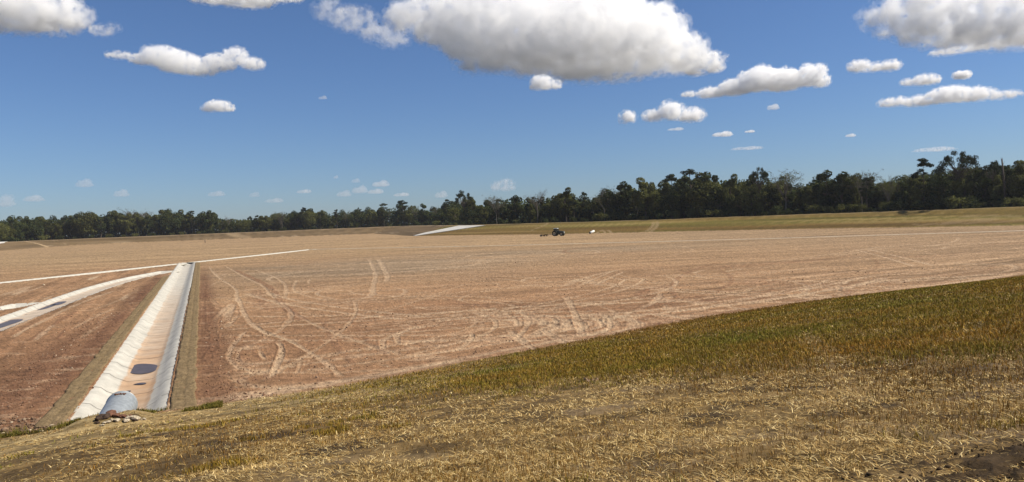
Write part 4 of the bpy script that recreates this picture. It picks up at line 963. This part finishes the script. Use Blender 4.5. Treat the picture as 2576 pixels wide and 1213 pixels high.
for px, row, off, low in fill:
    x, y = base_at(px, off); yt = float(np.interp(px, PX, PY)); hgt = height_for(x, y, px, yt) * (1 - low)
    var = random.choices(['oak_a', 'oak_b', 'oak_c', 'oak_d', 'oak_e', 'oak_f', 'sparse_b', 'sparse_a', 'pine_a', 'pine_b'], [4, 3, 3, 3, 4, 2, 1.2, .6, 1.0, 1.0])[0]
    if row == 2 and var.startswith('sparse'): var = 'oak_a'
    left = [m_ for m_ in marks if m_[0] <= px]
    if left: key = (left[-1][1], LOOK[var], row); rel = 'right of ' + left[-1][1]
    else: key = ('leftend', LOOK[var], row); rel = 'in from the left frame edge'
    i = cnt.get(key, 0); cnt[key] = i + 1
    wf = random.uniform(.85, 1.2) * (1.0 if hgt > 9 else 1.25)
    plant(var, x, y, hgt, wf, f'{ORD[i]} {LOOK[var]} {rel}, {ROWN[row]}', 'trees of the far wood')
cnt = {}
px = -60.0
while px < 2640:
    x, y = base_at(px, random.uniform(2.5, 6)); var = random.choice(['shrub_a', 'shrub_b']); lk = 'low olive bush' if var == 'shrub_a' else 'low dark bush'
    left = [m_ for m_ in marks if m_[0] <= px]; key = (left[-1][1] if left else 'leftend', var); i = cnt.get(key, 0); cnt[key] = i + 1
    plant(var, x, y, random.uniform(1.6, 4.4), random.uniform(.9, 1.4), f'{ORD[i]} {lk} at the wood edge ' + (f'right of {left[-1][1]}' if left else 'in from the left frame edge'), 'bushes along the foot of the wood')
    px += random.uniform(20, 48)
# the depth of the wood behind
g = np.random.default_rng(77); V_ = []; n = 110000
pxs = g.uniform(-150, 2720, n); grid = np.linspace(-150, 2720, 260)
bx = np.array([base_at(p, 20) for p in grid]); hh = np.array([height_for(b[0], b[1], p, np.interp(p, PX, PY)) for b, p in zip(bx, grid)])
X = np.interp(pxs, grid, bx[:, 0]); Y = np.interp(pxs, grid, bx[:, 1]); HH = np.interp(pxs, grid, hh); back = g.uniform(0, 30, n); rr = np.hypot(X, Y); X = X * (1 + back / rr); Y = Y * (1 + back / rr)
lump = .78 + .22 * fbm(pxs * .03, back * .2, 3, 5); Z = BERM - .3 + HH * lump * g.random(n) ** 1.15
p = np.stack([X, Y, Z], -1); nrm = g.normal(size=(n, 3)) + np.array([0, -.5, .4]); nrm /= np.linalg.norm(nrm, axis=1)[:, None]; a = np.cross(nrm, g.normal(size=(n, 3))); a /= np.linalg.norm(a, axis=1)[:, None]; b = np.cross(nrm, a); s = g.uniform(.7, 1.5, n)[:, None]
V_ = np.stack([p - a * s * .6, p - b * s * .4, p + a * s * .6, p + b * s * .4], 1).reshape(-1, 3)
tag(link('woodland', mesh_np('woodland', V_, np.arange(4 * n).reshape(-1, 4)), M_LDARK), 'dense dark wood filling the depth behind the front trees', 'woodland', kind='stuff')
# broken snag by the right edge
x, y = base_at(2530, 8); hs_ = height_for(x, y, 2522, 397); sn = MB(); g = np.random.default_rng(5)
sn.tube([(0, 0, -.3), (-.25, 0, hs_ * .5), (-.75, .1, hs_ * .97)], [.30, .26, .2], 9); sn.tube([(-.6, .1, hs_ * .8), (-.2, .2, hs_ * .88), (.05, .1, hs_ * .93)], [.06, .05, .03], 6); sn.tube([(-.72, .1, hs_ * .93), (-1.0, .1, hs_ * 1.0)], [.12, .05], 6); sn.tube([(-.72, .1, hs_ * .93), (-.5, .1, hs_ * 1.0)], [.1, .04], 6)
tag(sn.build('dead_snag', M_BARK, loc=(x, y, ground_z(x, y)), smooth=True), 'branchless broken trunk poking above the wood near the right edge', 'dead tree')

# ------------------------------------------------------------------ chute and other things on the far berm
M_SLAB = flat_mat('spillway_concrete', (.52, .50, .45), .85, .25, var=.15, scale=.4)
def drape(name, pts_px, thick, mat, label, cat, sub=10):
    a, b, c_, d = [on_land(*p) for p in pts_px]; V = []; 
    for i in range(sub + 1):
        for j in range(sub + 1):
            u, v = i / sub, j / sub; p = (a * (1 - u) + b * u) * (1 - v) + (d * (1 - u) + c_ * u) * v; V.append((p[0], p[1], ground_z(p[0], p[1]) + thick))
    n_ = sub + 1; F = [(i * n_ + j, i * n_ + j + 1, (i + 1) * n_ + j + 1, (i + 1) * n_ + j) for i in range(sub) for j in range(sub)]
    ring_ = [j for j in range(n_)] + [i * n_ + sub for i in range(1, n_)] + [sub * n_ + j for j in range(sub - 1, -1, -1)] + [i * n_ for i in range(sub - 1, 0, -1)]
    base = len(V); V += [(V[k][0], V[k][1], V[k][2] - thick - .3) for k in ring_]; m_ = len(ring_)
    F += [(ring_[k], ring_[(k + 1) % m_], base + (k + 1) % m_, base + k) for k in range(m_)]
    mb = MB(); mb.add(V, F); return tag(mb.build(name, mat), label, cat)
drape('concrete_chute', [(1040, 593.6), (1046, 594.0), (1221, 567.6), (1154, 568.6)], .18, M_SLAB, 'broad white concrete chute climbing the far berm left of the tractor', 'spillway')
drape('concrete_apron', [(-30, 616), (10, 612), (19, 608.5), (-30, 609)], .18, M_SLAB, 'small white concrete apron on the berm at the far left edge', 'spillway')

# white pipe in the berm, stake, block
p = on_land(1484, 589); wp = empty('outfall_pipe', (p[0], p[1], p[2]), 0); tag(wp, 'short white outfall pipe with a dark mouth at the foot of the berm', 'pipe')
M_WHITE = flat_mat('white_plastic', (.72, .71, .66), .5, .4, var=.1); M_BORE_SHADE = flat_mat('painted_bore_shade', (.012, .011, .01), .9, .1)
dv_ = Vector((.62, .62, .22)).normalized(); u_ = dv_.orthogonal().normalized(); w_ = dv_.cross(u_); vs = []
for tt, r in ((0, .42), (2.6, .42), (2.6, .38), (0, .38)): vs += [Vector((0, 0, .42)) + dv_ * tt + (u_ * math.cos(k * math.pi / 9) + w_ * math.sin(k * math.pi / 9)) * r for k in range(18)]
MB().add(vs, [(i * 18 + k, i * 18 + (k + 1) % 18, ((i + 1) % 4) * 18 + (k + 1) % 18, ((i + 1) % 4) * 18 + k) for i in range(4) for k in range(18)]).build('pipe_wall', M_WHITE, wp, True)
MB().tube([Vector((0, 0, .42)) + dv_ * .012, Vector((0, 0, .42)) + dv_ * .06], .385, 18).build('mouth', M_BORE_SHADE, wp)  # black disc across the opening, painted in for the shade inside the pipe
p = on_land(516, 611); M_WOOD = flat_mat('stake_wood', (.16, .12, .08), .9, .1)
sk = MB(); sk.prism([(-.16, 0), (.16, 0), (.2, 1.1), (.08, 1.7), (-.1, 1.75), (-.18, 1.0)], -.09, .09); tag(sk.build('survey_stake', M_WOOD, loc=(p[0], p[1], p[2])), 'lone small weathered stake standing on the far floor at the left', 'stake')

# ------------------------------------------------------------------ tractor
M_BODY = flat_mat('tractor_paint', (.030, .040, .028), .35, .5, var=.2); M_TYRE = flat_mat('tyre_rubber', (.022, .02, .018), .85, .2, var=.4); M_RIM = flat_mat('rim_paint', (.40, .36, .25), .5, .4, var=.2)
M_ROOF = flat_mat('cab_roof', (.42, .44, .42), .5, .4, var=.1); M_YEL = flat_mat('implement_yellow', (.42, .30, .05), .6, .3, var=.4); M_STEEL = flat_mat('dark_steel', (.06, .045, .038), .6, .4, var=.4)
t = NT('cab_glass'); t.fin((.10, .14, .14), .05, .6); t.b.inputs['Transmission Weight'].default_value = .85; M_GLASS = t.m
p = on_land(1396, 594.0); TRC = empty('tractor', (p[0] + .2, p[1], p[2] + .0), R(-24)); tag(TRC, 'dark farm tractor with a glass cab working on the far basin floor', 'tractor')
hood = MB(); hood.prism([(1.0, .95), (3.25, .85), (3.45, 1.0), (3.42, 1.55), (3.2, 1.72), (1.0, 1.98)], -.42, .42); hood.box((1.9, 0, .75), (3.2, .5, .5)); hood.box((.3, 0, .95), (1.6, .8, .6)); hood.build('body', M_BODY, TRC)
MB().box((3.47, 0, 1.28), (.06, .7, .5)).box((3.5, 0, 1.5), (.05, .76, .1)).build('grille', M_ROOF, TRC)
for s_ in (-1, 1): MB().box((3.5, .28 * s_, 1.3), (.05, .14, .12)).build('headlight', M_ROOF, TRC)
ex = MB(); ex.tube([(1.5, -.5, 1.6), (1.5, -.5, 2.55), (1.42, -.5, 2.68)], [.05, .05, .05], 8); ex.tube([(1.5, -.5, 1.75), (1.5, -.5, 2.25)], .085, 8); ex.build('exhaust', M_STEEL, TRC)
cabf = MB()
for (x0, x1) in ((1.0, .92), (-.42, -.36), (.25, .25)):
    for s_ in (-1, 1): cabf.tube([(x0, .76 * s_, 1.2), (x1, .7 * s_, 2.72)], .05, 6)
cabf.box((.3, 0, 1.22), (1.5, 1.6, .14)); cabf.box((.3, 0, 1.45), (1.3, 1.4, .4)); cabf.build('cab_frame', M_BODY, TRC)
gl = MB(); gl.box((.96, 0, 2.0), (.02, 1.36, 1.35)); gl.box((-.39, 0, 2.0), (.02, 1.36, 1.35))
for s_ in (-1, 1): gl.box((.29, .725 * s_, 2.0), (1.28, .02, 1.35))
gl.build('cab_window', M_GLASS, TRC); MB().box((.25, 0, 2.8), (1.65, 1.65, .16), taper=.9).box((.25, 0, 2.9), (1.2, 1.2, .06)).build('cab_roof', M_ROOF, TRC)
seat = MB(); seat.box((.1, 0, 1.72), (.5, .5, .14)); seat.box((-.14, 0, 2.05), (.12, .5, .6)); seat.build('seat', M_STEEL, TRC)
def wheel(x, y, r, w, nl):
    ty = MB(); ty.lathe([(r * .6, -w / 2), (r * .88, -w / 2), (r * .95, -w * .42), (r * .96, 0), (r * .95, w * .42), (r * .88, w / 2), (r * .6, w / 2)], 'y', (0, 0, 0), 36)
    for k in range(nl):
        for sg in (-1, 1):
            a = 2 * math.pi * (k + (.5 if sg > 0 else 0)) / nl; rot = Matrix.Rotation(-a, 3, 'Y') @ Matrix.Rotation(.6 * sg, 3, 'X'); c_ = Matrix.Rotation(-a, 3, 'Y') @ Vector((r * .965, w * .23 * sg, 0))
            ty.box(c_, (r * .07, w * .5, r * .07), Matrix.Rotation(-a, 3, 'Y') @ Matrix.Rotation(.6 * sg, 3, 'X'))
    we = empty('wheel', (x, y, r)); we.parent = TRC
    ty.build('tyre', M_TYRE, we); ri = MB(); ri.lathe([(.02, -w * .12), (r * .3, -w * .14), (r * .52, -w * .3), (r * .6, -w * .47), (r * .62, -w * .47), (r * .62, w * .47), (r * .6, w * .47), (r * .52, w * .3), (r * .3, w * .14), (.02, w * .12)], 'y', (0, 0, 0), 28); ri.tube([(0, -w * .3, 0), (0, w * .3, 0)], r * .16, 12); ri.build('rim', M_RIM, we, True)
for s_ in (-1, 1):
    wheel(0, .95 * s_, .95, .52, 18); wheel(2.65, .88 * s_, .68, .40, 16)
    fe = MB(); pr = [(math.cos(a) * 1.06, .95 + math.sin(a) * 1.06) for a in np.linspace(R(20), R(150), 9)] + [(math.cos(a) * 1.0, .95 + math.sin(a) * 1.0) for a in np.linspace(R(150), R(20), 9)]
    fe.prism(pr, .68 * s_, 1.18 * s_); fe.build('fender', M_BODY, TRC)
    MB().tube([(.95, .82 * s_, 1.95), (1.05, 1.05 * s_, 2.0)], .02, 5).box((1.05, 1.08 * s_, 2.1), (.05, .2, .32)).build('mirror', M_STEEL, TRC)
MB().tube([(0, -.7, .95), (0, .7, .95)], .16, 10).tube([(2.65, -.7, .68), (2.65, .7, .68)], .1, 10).box((-.7, 0, .6), (.6, .5, .25)).build('axle', M_STEEL, TRC)
# towed land leveller
M_RUST = flat_mat('rusty_steel', (.075, .036, .02), .85, .2, var=.4)
imp = empty('land_leveller', (TRC.location.x, TRC.location.y, TRC.location.z), R(-24 + 16)); tag(imp, 'low yellow and rust towed leveller hitched behind the tractor', 'farm implement')
MB().tube([(-.9, 0, .5), (-2.7, 0, .55)], .09, 8).tube([(-1.6, 0, .52), (-2.7, .7, .55)], .04, 6).tube([(-1.6, 0, .52), (-2.7, -.7, .55)], .05, 6).build('drawbar', M_STEEL, imp)
MB().box((-2.9, 0, .52), (.3, 2.4, .34)).box((-4.7, 0, .52), (.3, 2.4, .34)).box((-3.8, 1.1, .52), (1.9, .2, .3)).box((-3.8, -1.1, .52), (1.9, .2, .3)).build('frame', M_RUST, imp)
MB().box((-3.6, .2, .76), (.8, 1.2, .14)).box((-4.72, 0, .72), (.2, 1.6, .07)).build('top_plate', M_YEL, imp)
MB().prism([(-3.45, .06), (-3.2, .1), (-3.15, .4), (-3.3, .62), (-3.42, .6), (-3.3, .35)], -1.2, 1.2).build('blade', M_STEEL, imp)
MB().prism([(-4.35, .08), (-4.0, .08), (-3.9, .45), (-4.2, .62), (-4.4, .45)], -1.15, 1.15).build('tine_row', M_STEEL, imp)
for s_ in (-1, 1):
    w2 = empty('wheel', (-5.35, .85 * s_, .36)); w2.parent = imp
    MB().lathe([(.2, -.13), (.33, -.13), (.36, -.06), (.36, .06), (.33, .13), (.2, .13)], 'y', (0, 0, 0), 24).build('tyre', M_TYRE, w2); MB().lathe([(.02, -.05), (.21, -.1), (.21, .1), (.02, .05)], 'y', (0, 0, 0), 20).build('rim', M_RIM, w2)
MB().tube([(-5.35, -.85, .36), (-5.35, .85, .36)], .05, 8).box((-5.05, 0, .5), (.7, .12, .12)).build('axle', M_STEEL, imp)

# ------------------------------------------------------------------ clouds
def cloud_mat(name, dens, size, g=.15, lo=.43):
    """vapour: even white scatterer whose density breaks up in billows of the given size"""
    t = NT(name); t.n.remove(t.b); v = t.new('ShaderNodeVolumePrincipled'); v.inputs['Color'].default_value = (1, 1, 1, 1); v.inputs['Anisotropy'].default_value = g
    oc = t.obco(); n = t.noise(oc, 1.0 / size, 6, .62)
    mr = t.new('ShaderNodeMapRange'); mr.interpolation_type = 'SMOOTHSTEP'; t.l.new(n, mr.inputs[0])
    mr.inputs[1].default_value = lo; mr.inputs[2].default_value = lo + .17; mr.inputs[3].default_value = 0; mr.inputs[4].default_value = 1.6 * dens
    t.l.new(mr.outputs[0], v.inputs['Density'])
    t.l.new(v.outputs[0], t.out.inputs['Volume']); t.m.cycles.volume_step_rate = STEP; t.m.cycles.volume_interpolation = 'CUBIC'; return t.m
STEP = .12
TEXB = bpy.data.textures.new('billow', 'CLOUDS'); TEXB.noise_depth = 4; TEXB.noise_basis = 'ORIGINAL_PERLIN'
import bmesh as _bm
_b = _bm.new(); _bm.ops.create_icosphere(_b, subdivisions=3, radius=1); ICO = np.array([v.co[:] for v in _b.verts]); ICF = np.array([[v.index for v in f.verts] for f in _b.faces]); _b.free()
def cloud(base_px, puffs, label, opt=9.0, rough=1.0, flat=.3, group=None, seed=0, fill=14, alt=1300.0):
    """puffs: (x, y, rx, ry) in picture units; real size from a common cloud base height"""
    opt = opt * (.72 if group is None else 1.0)
    g = np.random.default_rng(seed); d = ray(*base_px); el = d[2] / math.hypot(d[0], d[1]); D = min(alt / max(el, .02), 30000)
    k = D / FPX * 1.0; cx, cy = base_px; up = np.array([0, 0, 1.0]); fx = np.array([d[0], d[1], 0]) / math.hypot(d[0], d[1]); rt = np.array([fx[1], -fx[0], 0])
    org = fx * D + up * (H + el * D); V = []; Fc = []; nb = 0; W = max(p[0] + p[2] for p in puffs) - min(p[0] - p[2] for p in puffs)
    Hm = max(p[3] for p in puffs) * k
    def at_(x, y):
        q = ray(x, y); q = q / math.hypot(q[0], q[1]); P = q * D + up * H; P = P - org; return np.array([P @ rt, P @ fx, P @ up])
    for (x, y, rx, ry) in puffs:
        c0 = at_(x, y); items = [(c0, rx * k, ry * k, 1.0)]
        for j in range(fill):
            u = g.normal(size=3); u /= np.linalg.norm(u); u[2] = abs(u[2]) * .9 + .05 if g.random() < .75 else u[2]
            c1 = c0 + u * np.array([rx * k, min(rx, ry * 2.2) * k * .9, ry * k]) * .8; r1 = ry * k * g.uniform(.22, .5)
            items.append((c1, r1 * 1.05, r1, 1))
            for q in range(3):
                u2 = g.normal(size=3); u2 /= np.linalg.norm(u2); u2[2] = abs(u2[2])
                items.append((c1 + u2 * r1 * .85, r1 * g.uniform(.3, .55), r1 * g.uniform(.3, .5), 1))
        for c_, a, b, _ in items:
            v = ICO * np.array([a, min(a, b * 2.0), b]) + c_
            zb = c0[2] - ry * k * .55; v[:, 2] = np.where(v[:, 2] < zb, zb + (v[:, 2] - zb) * flat, v[:, 2])
            V.append(v); Fc.append(ICF + nb); nb += len(v)
    me = mesh_np('cloud', np.vstack(V), None, np.vstack(Fc), smooth=True)
    rmin = min(p[3] for p in puffs) * k
    body = cloud_mat('cloud_vapour', opt / (2 * Hm), rmin * (1.3 if W > 60 else 2.4), lo=.43 if W > 60 else .33); o = link('cloud', me, body, None, tuple(org)); o.rotation_euler = (0, 0, math.atan2(rt[1], rt[0]))
    rm = o.modifiers.new('union', 'REMESH'); rm.mode = 'VOXEL'; rm.voxel_size = max(1.6 * k, W * k / 260)
    for sc, stg in ((rmin * .9, .50), (rmin * .42, .34), (rmin * .18, .17)):
        tx = bpy.data.textures.new('billow', 'CLOUDS'); tx.noise_scale = sc; tx.noise_depth = 2; tx.noise_type = 'HARD_NOISE'
        dm = o.modifiers.new('billow', 'DISPLACE'); dm.texture = tx; dm.strength = rmin * stg * 1.5 * rough; dm.mid_level = .35; dm.texture_coords = 'LOCAL'
    if W > 60:
        ve = link('veil', me, cloud_mat('veil_vapour', opt * .30 / (2 * Hm), rmin * .9, lo=.47), o); vm = ve.modifiers.new('union', 'REMESH'); vm.mode = 'VOXEL'; vm.voxel_size = rm.voxel_size * 1.5
        me2 = me.copy(); ve.data = me2; me2.materials.clear(); me2.materials.append(ve.material_slots[0].material if ve.material_slots and ve.material_slots[0].material else cloud_mat('veil_vapour', opt * .30 / (2 * Hm), rmin * .9, lo=.47)); me.materials.clear(); me.materials.append(body)
        dm = ve.modifiers.new('swell', 'DISPLACE'); dm.strength = rmin * .36; dm.mid_level = 0
        tx = bpy.data.textures.new('billow', 'CLOUDS'); tx.noise_scale = rmin * .5; tx.noise_depth = 3; dm = ve.modifiers.new('billow', 'DISPLACE'); dm.texture = tx; dm.strength = rmin * .9; dm.mid_level = .5; dm.texture_coords = 'LOCAL'
    tag(o, label, 'cloud', group or 'white cumulus clouds'); return o
cloud((1420, 200), [(1060, 45, 95, 42), (1180, 60, 150, 70), (1290, 95, 190, 80), (1430, 110, 210, 95), (1560, 110, 170, 88), (1680, 140, 100, 55), (1640, 80, 80, 55), (1480, 30, 160, 70), (1270, 10, 160, 60), (1520, 180, 140, 30), (1250, 160, 110, 25)],
      'largest cumulus cloud with a grey underside, top centre of the sky', 7, seed=1, fill=18)
cloud((1790, 185), [(1790, 160, 32, 26), (1750, 175, 30, 16)], 'rounded cloud lobe off the right tip of the largest cloud', 6, seed=2)
cloud((880, 90), [(830, 30, 42, 28), (890, 50, 62, 30), (950, 85, 45, 22), (990, 100, 40, 24)], 'dim ragged cloud at the left shoulder of the largest cloud', .9, seed=3)
cloud((450, 190), [(300, 140, 30, 9), (360, 150, 30, 14), (410, 145, 50, 25), (450, 160, 50, 28), (500, 175, 45, 18), (550, 160, 42, 22), (595, 145, 30, 24), (635, 162, 30, 16)], 'long double humped cloud in the upper left sky', 5, seed=4)
cloud((550, 283), [(550, 268, 32, 14), (570, 272, 20, 10), (525, 274, 18, 8)], 'small lone oval cloud below the double humped cloud', 4, seed=5)
cloud((90, 78), [(30, 30, 90, 45), (110, 35, 80, 42), (180, 50, 36, 26), (60, 5, 110, 35)], 'soft grey white cloud at the top left corner', 6, seed=6)
cloud((270, 88), [(255, 78, 26, 13), (285, 70, 18, 10), (215, 40, 22, 18)], 'faint wisp right of the top left corner cloud', 1.0, seed=7)
cloud((620, 18), [(540, -4, 60, 16), (620, 0, 70, 20), (700, -6, 60, 12)], 'cloud strip cut by the top edge, upper left', 4, seed=8)
cloud((1370, 228), [(1365, 210, 30, 20), (1395, 214, 18, 13), (1345, 218, 14, 10)], 'small puff hanging under the largest cloud', 5, seed=9, alt=820.0)
cloud((1900, 245), [(1790, 235, 36, 14), (1850, 222, 42, 22), (1910, 205, 48, 32), (1970, 205, 50, 30), (2040, 195, 36, 28), (2065, 205, 22, 18), (1735, 238, 22, 8)], 'long cumulus with lumpy top, right of the largest cloud', 8, seed=10)
cloud((1690, 308), [(1645, 292, 28, 14), (1690, 282, 34, 24), (1740, 290, 34, 18), (1580, 296, 20, 16)], 'medium cloud low to the right of centre, under the lumpy cloud', 6, seed=11)
cloud((2400, 110), [(2200, 50, 30, 28), (2270, 55, 60, 40), (2350, 60, 80, 55), (2450, 60, 100, 62), (2540, 60, 90, 60), (2330, 15, 90, 45), (2480, 10, 110, 40), (2620, 60, 80, 60)], 'big bright cumulus filling the top right corner', 5, seed=12, fill=18)
cloud((2430, 132), [(2400, 128, 50, 9), (2470, 118, 60, 9), (2550, 104, 50, 10)], 'thin shelf of vapour under the top right cumulus', 1.8, seed=13)
cloud((2200, 180), [(2160, 168, 26, 14), (2200, 170, 26, 10), (2240, 166, 24, 12)], 'small flat cloud below the top right cumulus, leftmost', 4, seed=14)
cloud((2320, 214), [(2285, 208, 18, 8), (2330, 202, 30, 13)], 'small cloud left of the tiny bright puff, right sky', 3.5, seed=15)
cloud((2420, 200), [(2420, 190, 19, 11)], 'tiny bright puff alone in the right sky', 3.5, seed=16)
cloud((2400, 262), [(2250, 258, 36, 11), (2320, 255, 40, 13), (2390, 240, 48, 20), (2450, 240, 46, 16), (2520, 240, 40, 9)], 'long flat cumulus in the right sky above the tall pines', 5, seed=17)
LOWG = 'small clouds low over the wood'
for i, (x, y, rx, ry, op, lab) in enumerate((
    (1818, 338, 27, 8, 2.2, 'small oval cloud low right of centre, larger of a pair'), (1886, 331, 14, 4, 1.8, 'small thin cloud beside the oval pair partner, right of centre'), (1880, 373, 42, 5, 1.3, 'faint long streak of cloud above the umbrella pine'), (2350, 376, 48, 6, 1.3, 'faint long streak of cloud left of the great spreading pine'),
    (2140, 341, 13, 5, 1.6, 'tiny lone cloudlet in the clear right sky'), (1945, 270, 16, 9, 1.8, 'tiny puff under the lumpy right hand cumulus'), (1700, 325, 22, 5, .9, 'thin shred under the medium cloud right of centre'), (1265, 467, 34, 18, 1.5, 'bright cloud rising behind the tall spreading pine'), (958, 463, 24, 10, .9, 'flat cloud upper of the group above the round headed pine'),
    (905, 478, 22, 12, .9, 'pointed cloud left in the group above the small flat pine'), (865, 488, 20, 10, .7, 'leftmost cloud in the group above the clump headed pine'), (945, 482, 22, 8, .8, 'lower cloud of the group above the small flat pine'), (1010, 490, 22, 6, .7, 'thin cloud touching the round headed pine'), (1110, 490, 18, 11, .8, 'small cloud left of the tall spreading pine'),
    (895, 455, 12, 7, .6, 'faint upper puff over the centre left wood'), (845, 446, 7, 5, .7, 'tiny speck of cloud high over the centre left wood'), (212, 462, 20, 12, .8, 'larger pale cloud over the far left wood'), (305, 487, 18, 11, .8, 'pale puff over the bare grey crown'), (85, 500, 22, 9, .7, 'low pale cloud near the left frame edge'), (10, 508, 24, 16, .8, 'pale cloud cut by the left frame edge'),
    (765, 482, 20, 6, .6, 'thin pale cloud above the clump headed pine'), (545, 488, 22, 8, .5, 'hazy cloud above the slim left pine'), (640, 490, 14, 8, .5, 'hazy puff above the small dead tree'), (812, 246, 12, 6, .7, 'faint speck in the blue left of centre'), (690, 505, 24, 7, .45, 'haziest low cloud above the sandy ramp'))):
    cloud((x, y + ry), [(x - rx * .35, y + ry * .2, rx * .6, ry * .75), (x + rx * .3, y, rx * .6, ry), (x, y + ry * .3, rx, ry * .55)], lab, op * .42, group=LOWG, seed=40 + i, fill=5, alt=850.0 if (x, y) == (1945, 270) else 1100.0)

# ------------------------------------------------------------------ air
hb = MB(); hb.box((0, 0, 14.0), (2400, 2400, 34.0)); t = NT('air'); t.n.remove(t.b); v = t.new('ShaderNodeVolumePrincipled'); v.inputs['Color'].default_value = (.80, .88, 1.0, 1); v.inputs['Density'].default_value = .00007; v.inputs['Anisotropy'].default_value = .3
t.l.new(v.outputs[0], t.out.inputs['Volume']); tag(hb.build('haze', t.m), 'thin pale haze lying over the basin', 'haze', kind='stuff')
